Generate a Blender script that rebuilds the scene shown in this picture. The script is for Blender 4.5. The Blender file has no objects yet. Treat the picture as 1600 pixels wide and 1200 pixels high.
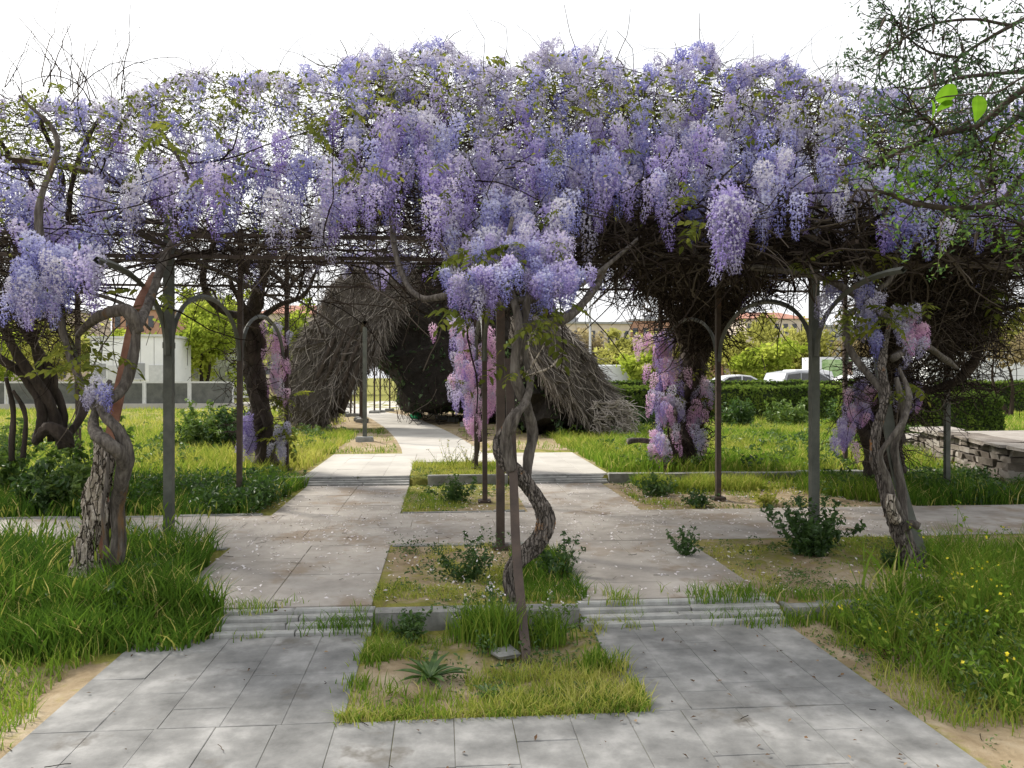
import bpy, math, random
import numpy as np
from mathutils import Vector, Euler, noise as mnoise

random.seed(7)
rng = np.random.default_rng(7)
C = bpy.context.scene.collection
SC = bpy.context.scene

# ------------------------------------------------------------------ camera, sky, sun, exposure
F, CX, VPX, HY, EYE = 1250.0, 800.0, 692.0, 588.0, 1.6
PSI = math.atan((CX - VPX) / F)
cam_d = bpy.data.cameras.new("camera")
cam_d.sensor_width = 36.0
cam_d.lens = 36.0 * F / 1600.0
cam_d.shift_y = -12.0 / 1600.0
cam_d.clip_start = 0.05
cam_d.clip_end = 1500
cam = bpy.data.objects.new("camera", cam_d)
C.objects.link(cam)
cam.location = (0, 0, EYE)
cam.rotation_euler = (math.pi / 2, 0, -PSI)
SC.camera = cam

SUN_EL, SUN_AZ = math.radians(42), math.radians(-50)      # azimuth clockwise from +Y
world = bpy.data.worlds.new("World")
SC.world = world
world.use_nodes = True
wn, wl = world.node_tree.nodes, world.node_tree.links
wn.clear()
w_out = wn.new("ShaderNodeOutputWorld")
w_bg = wn.new("ShaderNodeBackground")
w_sky = wn.new("ShaderNodeTexSky")
w_sky.sky_type = 'NISHITA'
w_sky.sun_disc = False
w_sky.sun_elevation = SUN_EL
w_sky.sun_rotation = SUN_AZ
w_sky.air_density = 1.6
w_sky.dust_density = 5.0
w_sky.ozone_density = 1.0
w_hs = wn.new("ShaderNodeHueSaturation")
w_hs.inputs["Saturation"].default_value = 0.22
w_bg.inputs["Strength"].default_value = 0.12
wl.new(w_sky.outputs[0], w_hs.inputs["Color"])
# a thin bright cloud sheet over the whole sky
w_mix = wn.new("ShaderNodeMix"); w_mix.data_type = 'RGBA'
w_mix.inputs[0].default_value = 0.75
w_mix.inputs[7].default_value = (6.0, 6.05, 6.2, 1)
wl.new(w_hs.outputs[0], w_mix.inputs[6])
wl.new(w_mix.outputs[2], w_bg.inputs["Color"])
wl.new(w_bg.outputs[0], w_out.inputs["Surface"])

sun_d = bpy.data.lights.new("sun", 'SUN')
sun_d.energy = 2.9
sun_d.angle = math.radians(8)
sun_d.color = (1.0, 0.94, 0.84)
sun = bpy.data.objects.new("sun", sun_d)
C.objects.link(sun)
sdir = Vector((math.cos(SUN_EL) * math.sin(SUN_AZ), math.cos(SUN_EL) * math.cos(SUN_AZ), math.sin(SUN_EL)))
sun.rotation_euler = sdir.to_track_quat('Z', 'Y').to_euler()
sun.location = (-20, 20, 30)

vs = SC.view_settings
vs.view_transform = 'Standard'
vs.look = 'None'
vs.gamma = 1.0
vs.use_curve_mapping = False
vs.exposure = 1.0
SC.render.engine = 'CYCLES'
SC.cycles.max_bounces = 6
SC.cycles.transparent_max_bounces = 8
SC.cycles.use_denoising = True

# ------------------------------------------------------------------ picture -> place helpers
_f = np.array((math.sin(PSI), math.cos(PSI), 0.0))
_r = np.array((math.cos(PSI), -math.sin(PSI), 0.0))
_u = np.array((0, 0, 1.0))
EYEP = np.array((0, 0, EYE))

def ray(px, py):
    return _f + _r * ((px - CX) / F) + _u * ((HY - py) / F)

def gnd(px, py, z=0.0):
    d = ray(px, py)
    return EYEP + d * ((z - EYE) / d[2])

def atY(px, py, Y):
    d = ray(px, py)
    return EYEP + d * (Y / d[1])

def atYs(px, py, Y):
    px, py, Y = np.broadcast_arrays(np.asarray(px, float), np.asarray(py, float), np.asarray(Y, float))
    d = _f + _r * ((px - CX) / F)[..., None] + _u * ((HY - py) / F)[..., None]
    return EYEP + d * (Y / d[..., 1])[..., None]

Z1, Z2, Z3 = 0.0, 0.10, 0.20
Y12a, Y12b, Y23a, Y23b = 4.98, 5.26, 11.02, 11.26

def gz(y):
    y = np.asarray(y, float)
    return np.where(y < Y12a + .14, Z1, np.where(y < Y23a + .12, Z2, Z3))

# ------------------------------------------------------------------ mesh helpers
class Geo:
    def __init__(s):
        s.v, s.a, s.f, s.n = [], [], [], 0
    def add(s, V, faces, a=0.5):
        V = np.asarray(V, float).reshape(-1, 3)
        s.v.append(V)
        s.a.append(np.broadcast_to(np.asarray(a, float), (len(V),)))
        for fc in (faces if isinstance(faces, list) else [faces]):
            s.f.append(np.asarray(fc, np.int64) + s.n)
        s.n += len(V)
        return s
    def mesh(s, name, mat, origin=(0, 0, 0), smooth=False):
        V = (np.concatenate(s.v) - np.asarray(origin, float)).astype(np.float32)
        me = bpy.data.meshes.new(name)
        me.vertices.add(len(V))
        me.vertices.foreach_set("co", V.ravel())
        tot = np.concatenate([np.full(len(f), f.shape[1], np.int32) for f in s.f])
        idx = np.concatenate([f.ravel() for f in s.f]).astype(np.int32)
        me.loops.add(len(idx))
        me.polygons.add(len(tot))
        st = np.zeros(len(tot), np.int32)
        st[1:] = np.cumsum(tot)[:-1]
        me.polygons.foreach_set("loop_start", st)
        me.loops.foreach_set("vertex_index", idx)
        me.polygons.foreach_set("use_smooth", np.full(len(tot), smooth, bool))
        at = me.attributes.new("v", 'FLOAT', 'POINT')
        at.data.foreach_set("value", np.concatenate(s.a).astype(np.float32))
        me.materials.append(mat)
        me.update(calc_edges=True)
        return me
    def build(s, name, mat, parent=None, smooth=False, origin=None):
        org = origin if origin is not None else (parent_world(parent) if parent else (0, 0, 0))
        o = bpy.data.objects.new(name, s.mesh(name, mat, org, smooth))
        C.objects.link(o)
        if parent:
            o.parent = parent
            if origin is not None:
                o.location = Vector(origin) - Vector(parent_world(parent))
        elif origin is not None:
            o.location = origin
        return o

def parent_world(o):
    p = Vector((0, 0, 0))
    while o:
        p += Vector(o.location)
        o = o.parent
    return p

def tag(o, label=None, cat=None, group=None, kind=None):
    if label: o["label"] = label
    if cat: o["category"] = cat
    if group: o["group"] = group
    if kind: o["kind"] = kind
    return o

def thing(name, loc, label, cat, group=None):
    o = bpy.data.objects.new(name, None)
    o.empty_display_size = 0.1
    C.objects.link(o)
    o.location = Vector(loc)
    return tag(o, label, cat, group)

def place(name, me, parent, loc, rot=(0, 0, 0), sc=1.0):
    o = bpy.data.objects.new(name, me)
    C.objects.link(o)
    o.parent = parent
    o.location = Vector(loc) - (parent_world(parent) if parent else Vector((0, 0, 0)))
    o.rotation_euler = rot
    o.scale = (sc, sc, sc) if np.isscalar(sc) else sc
    return o

BOXF = np.array([(0, 3, 2, 1), (4, 5, 6, 7), (0, 1, 5, 4), (1, 2, 6, 5), (2, 3, 7, 6), (3, 0, 4, 7)])

def box(g, c, s, rz=0.0, a=0.5, jit=0.0, taper=1.0, tilt=None):
    hx, hy, hz = s[0] / 2, s[1] / 2, s[2] / 2
    V = np.array([(-hx, -hy, -hz), (hx, -hy, -hz), (hx, hy, -hz), (-hx, hy, -hz),
                  (-hx * taper, -hy * taper, hz), (hx * taper, -hy * taper, hz), (hx * taper, hy * taper, hz), (-hx * taper, hy * taper, hz)])
    if jit: V = V + rng.normal(0, jit, V.shape)
    if tilt: V = V @ np.array(Euler(tilt).to_matrix()).T
    c_, s_ = math.cos(rz), math.sin(rz)
    V = np.stack([V[:, 0] * c_ - V[:, 1] * s_, V[:, 0] * s_ + V[:, 1] * c_, V[:, 2]], 1)
    return g.add(V + np.asarray(c, float), BOXF, a)

def cham(g, c, s, b=0.01, rz=0.0, a=0.5, jit=0.0):
    """box with its top edge chamfered"""
    hx, hy, hz = s[0] / 2, s[1] / 2, s[2] / 2
    def rg(x, y, z): return [(-x, -y, z), (x, -y, z), (x, y, z), (-x, y, z)]
    V = np.array(rg(hx, hy, -hz) + rg(hx, hy, hz - b) + rg(hx - b, hy - b, hz))
    if jit: V = V + rng.normal(0, jit, V.shape)
    c_, s_ = math.cos(rz), math.sin(rz)
    V = np.stack([V[:, 0] * c_ - V[:, 1] * s_, V[:, 0] * s_ + V[:, 1] * c_, V[:, 2]], 1)
    fs = [(8, 9, 10, 11)]
    for k in (0, 4):
        for i in range(4):
            j = (i + 1) % 4
            fs.append((k + i, k + j, k + 4 + j, k + 4 + i))
    return g.add(V + np.asarray(c, float), np.array(fs), a)

def tubes(g, P, R, sides=4, a=None):
    """many tubes at once: P (m,n,3), R (m,n)"""
    P = np.asarray(P, float); R = np.asarray(R, float)
    m, n, _ = P.shape
    T = np.gradient(P, axis=1)
    T /= np.linalg.norm(T, axis=2, keepdims=True) + 1e-9
    mean = T.mean(1)
    ref = np.where(np.abs(mean[:, 2:3]) > 0.75, np.array([[1.0, 0.2, 0]]), np.array([[0, 0.1, 1.0]]))
    A = np.cross(T, ref[:, None, :]); A /= np.linalg.norm(A, axis=2, keepdims=True) + 1e-9
    B = np.cross(T, A)
    th = np.arange(sides) / sides * 2 * math.pi
    V = P[:, :, None, :] + R[:, :, None, None] * (np.cos(th)[None, None, :, None] * A[:, :, None, :] + np.sin(th)[None, None, :, None] * B[:, :, None, :])
    i = np.arange(m)[:, None, None] * n * sides + np.arange(n - 1)[None, :, None] * sides
    k = np.arange(sides)[None, None, :]
    k2 = (k + 1) % sides
    Q = np.stack([i + k, i + k2, i + sides + k2, i + sides + k], -1).reshape(-1, 4)
    if a is None: a = rng.random(m)
    av = np.repeat(np.broadcast_to(np.asarray(a, float), (m,)), n * sides)
    return g.add(V.reshape(-1, 3), Q, av)

def spline(pts, n):
    """Catmull-Rom through pts, n samples"""
    P = np.asarray(pts, float)
    if len(P) == 2:
        t = np.linspace(0, 1, n)[:, None]
        return P[0] * (1 - t) + P[1] * t
    E = np.vstack([2 * P[0] - P[1], P, 2 * P[-1] - P[-2]])
    ts = np.linspace(0, len(P) - 1 - 1e-6, n)
    i = ts.astype(int); t = (ts - i)[:, None]
    p0, p1, p2, p3 = E[i], E[i + 1], E[i + 2], E[i + 3]
    return 0.5 * (2 * p1 + (p2 - p0) * t + (2 * p0 - 5 * p1 + 4 * p2 - p3) * t * t + (3 * p1 - p0 - 3 * p2 + p3) * t ** 3)

def bark(g, pts, rad, n=60, sides=18, rough=0.16, ridge=5, twist=2.0, seed=0, lump=0.12):
    """one gnarled woody limb with ridged bark"""
    P = spline(pts, n)
    R = np.interp(np.linspace(0, 1, n), np.linspace(0, 1, len(rad)), rad)
    T = np.gradient(P, axis=0); T /= np.linalg.norm(T, axis=1, keepdims=True) + 1e-9
    A = np.zeros_like(P); a0 = np.cross(T[0], (0.3, 1, 0.1)); A[0] = a0 / np.linalg.norm(a0)
    for i in range(1, n):
        v = A[i - 1] - T[i] * np.dot(A[i - 1], T[i]); A[i] = v / np.linalg.norm(v)
    B = np.cross(T, A)
    L = np.concatenate([[0], np.cumsum(np.linalg.norm(np.diff(P, axis=0), axis=1))])
    th = np.arange(sides) / sides * 2 * math.pi
    TH, LL = np.meshgrid(th, L)
    r_ = np.random.default_rng(seed + 11)
    ph = r_.random(8) * 6.28
    TT = TH + twist * LL
    ka = ridge / 3.0
    q = np.stack([np.cos(TT) * ka + ph[0], np.sin(TT) * ka + ph[1], LL * 3.2 + ph[2]], -1).reshape(-1, 3)
    n1 = np.array([mnoise.noise(Vector(v)) for v in q]).reshape(TH.shape)
    n2 = np.array([mnoise.noise(Vector(v * (2.7, 2.7, 2.2) + 9)) for v in q]).reshape(TH.shape)
    n3 = np.array([mnoise.noise(Vector(v * (.5, .5, .9) + 31)) for v in q]).reshape(TH.shape)
    rr = 1 + rough * (1.9 * (np.abs(n1) ** .6 - .45) + .9 * (np.abs(n2) ** .7 - .4) + 1.0 * n3 + .12 * r_.normal(0, 1, TH.shape))
    rr += lump * (np.sin(9 * LL + ph[3] + 1.5 * np.sin(TH + ph[4])) + 0.6 * np.sin(17 * LL + ph[5] + 2 * TH))
    V = P[:, None, :] + (R[:, None] * rr)[..., None] * (np.cos(th)[None, :, None] * A[:, None, :] + np.sin(th)[None, :, None] * B[:, None, :])
    i = np.arange(n - 1)[:, None] * sides; k = np.arange(sides)[None, :]; k2 = (k + 1) % sides
    Q = np.stack([i + k, i + k2, i + sides + k2, i + sides + k], -1).reshape(-1, 4)
    g.add(V.reshape(-1, 3), [Q, np.array([list(range(sides))[::-1]]), np.array([list(range((n - 1) * sides, n * sides))])], 0.5)
    return P

def walk(starts, dirs, n, step, wander, curl, grav=0.0):
    """random curved twigs: returns (m,n,3)"""
    m = len(starts)
    P = np.zeros((m, n, 3)); P[:, 0] = starts
    d = np.array(dirs, float); d /= np.linalg.norm(d, axis=1, keepdims=True) + 1e-9
    ax = rng.normal(0, 1, (m, 3)); ax /= np.linalg.norm(ax, axis=1, keepdims=True)
    step = np.broadcast_to(np.asarray(step, float), (m,))[:, None]
    for i in range(1, n):
        P[:, i] = P[:, i - 1] + d * step
        d = d + np.cross(ax, d) * curl + rng.normal(0, wander, (m, 3))
        d[:, 2] += grav
        d /= np.linalg.norm(d, axis=1, keepdims=True) + 1e-9
    return P

def quads(g, c, n, size, a, asp=0.6, fold=0.25):
    """many small leaf shapes (two folded triangles pairs): c (m,3), n normals-ish, size (m,)"""
    c = np.asarray(c, float); m = len(c)
    n = np.asarray(n, float); n = n / (np.linalg.norm(n, axis=1, keepdims=True) + 1e-9)
    t = rng.normal(0, 1, (m, 3)); t -= n * (t * n).sum(1, keepdims=True); t /= np.linalg.norm(t, axis=1, keepdims=True) + 1e-9
    b = np.cross(n, t)
    s = np.broadcast_to(np.asarray(size, float), (m,))[:, None]
    V = np.stack([c - t * s, c - b * s * asp + n * s * fold, c + t * s, c + b * s * asp + n * s * fold], 1)
    i = np.arange(m)[:, None] * 4
    Q = np.concatenate([i + np.array([[0, 1, 2]]), i + np.array([[0, 2, 3]])])
    return g.add(V.reshape(-1, 3), Q, np.repeat(np.broadcast_to(np.asarray(a, float), (m,)), 4))

def blades(g, base, h, lean, w, a, segs=3, seed=None):
    """grass: base (m,3), h (m,), lean (m,) sideways reach as a share of h"""
    base = np.asarray(base, float); m = len(base)
    if m == 0: return g
    h = np.broadcast_to(np.asarray(h, float), (m,)); w = np.broadcast_to(np.asarray(w, float), (m,))
    lean = np.broadcast_to(np.asarray(lean, float), (m,))
    az = rng.random(m) * 6.283; fa = rng.random(m) * 6.283
    D = np.stack([np.cos(az), np.sin(az), np.zeros(m)], 1)
    W = np.stack([np.cos(fa), np.sin(fa), np.zeros(m)], 1)
    lev = []
    for k in range(segs + 1):
        t = k / segs
        c = base + D * (h * lean * t * t)[:, None] + _u * (h * (t - 0.35 * lean * t * t))[:, None]
        if k < segs:
            ww = (w * (1 - 0.75 * t ** 1.5))[:, None]
            lev += [c - W * ww, c + W * ww]
        else:
            lev.append(c)
    V = np.stack(lev, 1)
    nv = 2 * segs + 1
    i = np.arange(m)[:, None] * nv
    fs = [np.concatenate([i + np.array([[2 * k, 2 * k + 1, 2 * k + 3, 2 * k + 2]]) for k in range(segs - 1)])] if segs > 1 else []
    fs.append(i + np.array([[2 * segs - 2, 2 * segs - 1, 2 * segs]]))
    return g.add(V.reshape(-1, 3), fs, np.repeat(np.broadcast_to(np.asarray(a, float), (m,)), nv))

def vnoise(x, y, s=1.0, seed=0.0):
    """cheap smooth 2-D noise in 0..1"""
    r_ = np.random.default_rng(int(seed * 100) + 3)
    x = np.asarray(x, float) * s; y = np.asarray(y, float) * s
    o = np.zeros(np.broadcast(x, y).shape)
    for k in range(6):
        a = r_.random() * 6.28; f_ = 0.6 * 1.55 ** k
        o = o + np.sin((x * math.cos(a) + y * math.sin(a)) * f_ * 2 + r_.random() * 6.28 + 1.3 * np.sin((y * math.cos(a) - x * math.sin(a)) * f_ + r_.random() * 6)) * 0.8 ** k
    return 1 / (1 + np.exp(-1.3 * o))

# ------------------------------------------------------------------ materials
def nodes(name):
    m = bpy.data.materials.new(name); m.use_nodes = True
    nt = m.node_tree; nt.nodes.clear()
    out = nt.nodes.new("ShaderNodeOutputMaterial")
    return m, nt, out

def N(nt, t, **kw):
    n = nt.nodes.new(t)
    for k, v in kw.items():
        if k in n.inputs: n.inputs[k].default_value = v
        else: setattr(n, k, v)
    return n

def ramp(nt, fac, stops):
    r = nt.nodes.new("ShaderNodeValToRGB")
    el = r.color_ramp.elements
    while len(el) < len(stops): el.new(0.5)
    for e, (p, c) in zip(el, stops):
        e.position = p; e.color = (*c, 1)
    nt.links.new(fac, r.inputs[0])
    return r.outputs[0]

def leafy(name, stops, trans=0.35, rand=0.0, gloss=0.0, noise_amt=0.0, tint=(1.0, 1.0, 0.8)):
    """foliage and petals: diffuse with light coming through, colour from the attribute v"""
    m, nt, out = nodes(name); L = nt.links
    at = N(nt, "ShaderNodeAttribute", attribute_name="v")
    fac = at.outputs["Fac"]
    if rand:
        oi = N(nt, "ShaderNodeObjectInfo")
        s = N(nt, "ShaderNodeMath", operation='SUBTRACT'); L.new(oi.outputs["Random"], s.inputs[0]); s.inputs[1].default_value = 0.5
        mu = N(nt, "ShaderNodeMath", operation='MULTIPLY_ADD'); L.new(s.outputs[0], mu.inputs[0]); mu.inputs[1].default_value = rand; L.new(fac, mu.inputs[2])
        fac = mu.outputs[0]
    col = ramp(nt, fac, stops)
    d = N(nt, "ShaderNodeBsdfDiffuse"); L.new(col, d.inputs["Color"])
    t = N(nt, "ShaderNodeBsdfTranslucent")
    mc = N(nt, "ShaderNodeMix", data_type='RGBA', blend_type='MULTIPLY'); mc.inputs[0].default_value = 1.0
    L.new(col, mc.inputs[6]); mc.inputs[7].default_value = (*tint, 1); L.new(mc.outputs[2], t.inputs["Color"])
    mx = N(nt, "ShaderNodeMixShader", Fac=trans); L.new(d.outputs[0], mx.inputs[1]); L.new(t.outputs[0], mx.inputs[2])
    o = mx.outputs[0]
    if gloss:
        gl = N(nt, "ShaderNodeBsdfGlossy", Roughness=0.45); gl.inputs["Color"].default_value = (1, 1, 1, 1)
        m2 = N(nt, "ShaderNodeMixShader", Fac=gloss); L.new(o, m2.inputs[1]); L.new(gl.outputs[0], m2.inputs[2]); o = m2.outputs[0]
    L.new(o, out.inputs[0])
    return m

def surf(name, stops, scale=4.0, detail=6.0, rough=0.8, bump=0.3, bscale=None, coords="Object", stretch=(1, 1, 1), metal=0.0, rand=0.0, spots=None, bdist=0.01, spec=0.3):
    """hard surfaces: noise between the stops' colours, fine relief"""
    m, nt, out = nodes(name); L = nt.links
    p = N(nt, "ShaderNodeBsdfPrincipled", Roughness=rough, Metallic=metal)
    p.inputs["Specular IOR Level"].default_value = spec
    if coords == "World":
        gnode = N(nt, "ShaderNodeNewGeometry"); co = gnode.outputs["Position"]
    else:
        co = N(nt, "ShaderNodeTexCoord").outputs[coords]
    mp = N(nt, "ShaderNodeMapping"); mp.inputs["Scale"].default_value = stretch; L.new(co, mp.inputs[0])
    n1 = N(nt, "ShaderNodeTexNoise", Scale=scale, Detail=detail, Roughness=0.65); L.new(mp.outputs[0], n1.inputs["Vector"])
    fac = n1.outputs["Fac"]
    if rand:
        oi = N(nt, "ShaderNodeObjectInfo")
        s = N(nt, "ShaderNodeMath", operation='SUBTRACT'); L.new(oi.outputs["Random"], s.inputs[0]); s.inputs[1].default_value = 0.5
        mu = N(nt, "ShaderNodeMath", operation='MULTIPLY_ADD'); L.new(s.outputs[0], mu.inputs[0]); mu.inputs[1].default_value = rand; L.new(fac, mu.inputs[2])
        fac = mu.outputs[0]
    col = ramp(nt, fac, stops)
    if spots:
        sc_, thr, c2 = spots
        n3 = N(nt, "ShaderNodeTexNoise", Scale=sc_, Detail=5.0, Roughness=0.7); L.new(mp.outputs[0], n3.inputs["Vector"])
        f3 = ramp(nt, n3.outputs["Fac"], [(thr, (0, 0, 0)), (min(1, thr + 0.09), (1, 1, 1))])
        mc = N(nt, "ShaderNodeMix", data_type='RGBA'); L.new(f3, mc.inputs[0]); L.new(col, mc.inputs[6]); mc.inputs[7].default_value = (*c2, 1); col = mc.outputs[2]
    L.new(col, p.inputs["Base Color"])
    if bump:
        n2 = N(nt, "ShaderNodeTexNoise", Scale=bscale or scale * 6, Detail=5.0, Roughness=0.7); L.new(mp.outputs[0], n2.inputs["Vector"])
        b = N(nt, "ShaderNodeBump", Strength=bump, Distance=bdist); L.new(n2.outputs["Fac"], b.inputs["Height"]); L.new(b.outputs[0], p.inputs["Normal"])
    L.new(p.outputs[0], out.inputs[0])
    return m

M = {}
M["slab"] = surf("slab_concrete", [(0.30, (0.10, 0.10, 0.098)), (0.5, (0.185, 0.185, 0.18)), (0.68, (0.30, 0.297, 0.288))], scale=3.6, detail=12, rough=0.85, bump=0.3, bscale=70, coords="World", rand=0.06, spots=(2.0, 0.58, (0.12, 0.112, 0.10)), bdist=0.004)
M["slab_dusty"] = surf("dusty_slab", [(0.28, (0.22, 0.20, 0.178)), (0.5, (0.325, 0.30, 0.27)), (0.72, (0.43, 0.40, 0.365))], scale=2.8, detail=11, rough=0.95, bump=0.35, bscale=80, coords="World", rand=0.05, spots=(1.3, 0.53, (0.25, 0.205, 0.16)), bdist=0.004)
M["slab_pale"] = surf("slab_pale_concrete", [(0.3, (0.33, 0.31, 0.28)), (0.6, (0.44, 0.42, 0.38)), (0.8, (0.5, 0.47, 0.43))], scale=1.0, detail=8, rough=0.9, bump=0.2, bscale=50, coords="World", rand=0.1, bdist=0.004)
M["kerb"] = surf("kerb_stone", [(0.3, (0.12, 0.12, 0.11)), (0.55, (0.25, 0.25, 0.235)), (0.8, (0.4, 0.39, 0.37))], scale=5, detail=8, rough=0.9, bump=0.5, bscale=40, coords="World", spots=(6, 0.62, (0.09, 0.10, 0.06)))
M["tread"] = surf("worn_tread", [(0.3, (0.22, 0.22, 0.21)), (0.55, (0.36, 0.36, 0.345)), (0.8, (0.46, 0.455, 0.44))], scale=5, detail=8, rough=0.9, bump=0.4, bscale=40, coords="World", spots=(7, 0.63, (0.12, 0.13, 0.08)))
M["soil"] = None
M["bark"] = surf("vine_bark", [(0.32, (0.028, 0.023, 0.020)), (0.5, (0.105, 0.09, 0.078)), (0.68, (0.22, 0.195, 0.17))], scale=34, detail=8, rough=0.95, bump=1.0, bscale=60, stretch=(1, 1, 0.2), spots=(4.5, 0.57, (0.24, 0.12, 0.035)), bdist=0.03)
M["bark_pale"] = surf("flaking_bark", [(0.36, (0.035, 0.027, 0.02)), (0.47, (0.22, 0.18, 0.14)), (0.58, (0.50, 0.45, 0.39))], scale=30, detail=7, rough=0.95, bump=1.0, bscale=45, stretch=(1, 1, 0.16), spots=(5, 0.63, (0.20, 0.13, 0.04)), bdist=0.03)
def cracked_bark(name, plates, crack, scale, stretch, lichen, thr=.6, width=.16):
    """plates of bark parted by deep fissures, with patches of lichen"""
    m, nt, out = nodes(name); L = nt.links
    tc = N(nt, "ShaderNodeTexCoord"); nz = N(nt, "ShaderNodeTexNoise", Scale=9.0, Detail=4.0); L.new(tc.outputs["Object"], nz.inputs["Vector"])
    ma = N(nt, "ShaderNodeVectorMath", operation='MULTIPLY_ADD'); L.new(nz.outputs["Color"], ma.inputs[0]); ma.inputs[1].default_value = (.05, .05, .16); L.new(tc.outputs["Object"], ma.inputs[2])
    mp = N(nt, "ShaderNodeMapping"); mp.inputs["Scale"].default_value = (1, 1, stretch); L.new(ma.outputs[0], mp.inputs[0])
    vo = N(nt, "ShaderNodeTexVoronoi", feature='DISTANCE_TO_EDGE', Scale=scale); L.new(mp.outputs[0], vo.inputs["Vector"])
    n1 = N(nt, "ShaderNodeTexNoise", Scale=scale * 1.6, Detail=8.0, Roughness=.7); L.new(mp.outputs[0], n1.inputs["Vector"])
    col = ramp(nt, n1.outputs["Fac"], plates)
    n3 = N(nt, "ShaderNodeTexNoise", Scale=5.0, Detail=6.0, Roughness=.75); L.new(tc.outputs["Object"], n3.inputs["Vector"])
    lf = ramp(nt, n3.outputs["Fac"], [(thr, (0, 0, 0)), (thr + .07, (1, 1, 1))])
    m1 = N(nt, "ShaderNodeMix", data_type='RGBA'); L.new(lf, m1.inputs[0]); L.new(col, m1.inputs[6]); m1.inputs[7].default_value = (*lichen, 1)
    ef = ramp(nt, vo.outputs["Distance"], [(0.02, (0, 0, 0)), (width, (1, 1, 1))])
    m2 = N(nt, "ShaderNodeMix", data_type='RGBA'); L.new(ef, m2.inputs[0]); m2.inputs[6].default_value = (*crack, 1); L.new(m1.outputs[2], m2.inputs[7])
    p = N(nt, "ShaderNodeBsdfPrincipled", Roughness=.95); p.inputs["Specular IOR Level"].default_value = .15; L.new(m2.outputs[2], p.inputs["Base Color"])
    ad = N(nt, "ShaderNodeMath", operation='MULTIPLY_ADD'); L.new(n1.outputs["Fac"], ad.inputs[0]); ad.inputs[1].default_value = .6; L.new(ef, ad.inputs[2])
    b = N(nt, "ShaderNodeBump", Strength=1.0, Distance=.012); L.new(ad.outputs[0], b.inputs["Height"]); L.new(b.outputs[0], p.inputs["Normal"]); L.new(p.outputs[0], out.inputs[0])
    return m
M["bark"] = cracked_bark("vine_bark", [(0.32, (0.06, 0.052, 0.046)), (0.5, (0.15, 0.13, 0.115)), (0.68, (0.28, 0.25, 0.225))], (0.05, 0.043, 0.037), 44, .11, (0.26, 0.125, 0.04), .575, .11)
M["bark_pale"] = cracked_bark("flaking_bark", [(0.34, (0.12, 0.095, 0.075)), (0.48, (0.30, 0.26, 0.215)), (0.62, (0.54, 0.49, 0.43))], (0.035, 0.027, 0.02), 30, .17, (0.20, 0.14, 0.04), .63, .09)
M["bark_smooth"] = surf("smooth_bark", [(0.32, (0.04, 0.034, 0.03)), (0.5, (0.115, 0.10, 0.088)), (0.68, (0.21, 0.19, 0.168))], scale=38, detail=8, rough=0.95, bump=1.0, bscale=70, stretch=(1, 1, 0.16), spots=(5, 0.61, (0.17, 0.10, 0.045)), bdist=0.02)
M["bark_dark"] = surf("dark_bark", [(0.3, (0.02, 0.016, 0.014)), (0.6, (0.07, 0.055, 0.045)), (0.8, (0.15, 0.12, 0.10))], scale=10, detail=7, rough=0.95, bump=1.0, bscale=30, stretch=(1, 1, 0.25), bdist=0.02)
M["twig"] = leafy("twig_bark", [(0.0, (0.018, 0.014, 0.012)), (0.6, (0.048, 0.038, 0.031)), (1.0, (0.13, 0.11, 0.09))], trans=0.0)
M["twig_dead"] = leafy("dead_twig", [(0.0, (0.055, 0.047, 0.041)), (0.5, (0.15, 0.132, 0.116)), (0.9, (0.30, 0.27, 0.24)), (1.0, (0.42, 0.38, 0.34))], trans=0.0)
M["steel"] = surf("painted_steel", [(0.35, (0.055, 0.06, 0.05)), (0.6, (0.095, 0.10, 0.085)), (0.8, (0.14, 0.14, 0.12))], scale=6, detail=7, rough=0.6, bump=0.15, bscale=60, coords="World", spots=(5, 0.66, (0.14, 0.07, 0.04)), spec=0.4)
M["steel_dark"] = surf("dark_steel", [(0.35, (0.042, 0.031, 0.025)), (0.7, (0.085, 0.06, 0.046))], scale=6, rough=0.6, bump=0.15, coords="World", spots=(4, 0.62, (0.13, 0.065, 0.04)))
M["rust"] = surf("rusty_steel", [(0.3, (0.13, 0.06, 0.04)), (0.55, (0.22, 0.11, 0.075)), (0.8, (0.30, 0.17, 0.12))], scale=9, detail=7, rough=0.9, bump=0.4, bscale=60, coords="World")
WIST = [(0.0, (0.62, 0.56, 0.80)), (0.35, (0.50, 0.42, 0.76)), (0.7, (0.33, 0.25, 0.62)), (1.0, (0.20, 0.12, 0.46))]
M["violet"] = leafy("wisteria_violet", [(0.0, (0.68, 0.64, 0.80)), (0.35, (0.42, 0.36, 0.66)), (0.7, (0.25, 0.18, 0.50)), (1.0, (0.13, 0.08, 0.32))], trans=0.27, rand=0.4, tint=(1, 0.95, 1))
M["blue"] = leafy("wisteria_blue", [(0.0, (0.62, 0.63, 0.80)), (0.35, (0.33, 0.33, 0.64)), (0.7, (0.18, 0.175, 0.48)), (1.0, (0.095, 0.085, 0.32))], trans=0.27, rand=0.4, tint=(1, 0.97, 1))
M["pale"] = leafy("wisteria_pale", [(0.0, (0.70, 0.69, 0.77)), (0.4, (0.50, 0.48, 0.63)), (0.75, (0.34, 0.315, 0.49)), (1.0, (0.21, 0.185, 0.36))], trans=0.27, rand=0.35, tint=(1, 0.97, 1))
M["pink"] = leafy("wisteria_pink", [(0.0, (0.85, 0.70, 0.80)), (0.4, (0.74, 0.50, 0.70)), (0.75, (0.58, 0.32, 0.60)), (1.0, (0.42, 0.20, 0.48))], trans=0.38, rand=0.3, tint=(1, 0.92, 0.97))
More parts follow.
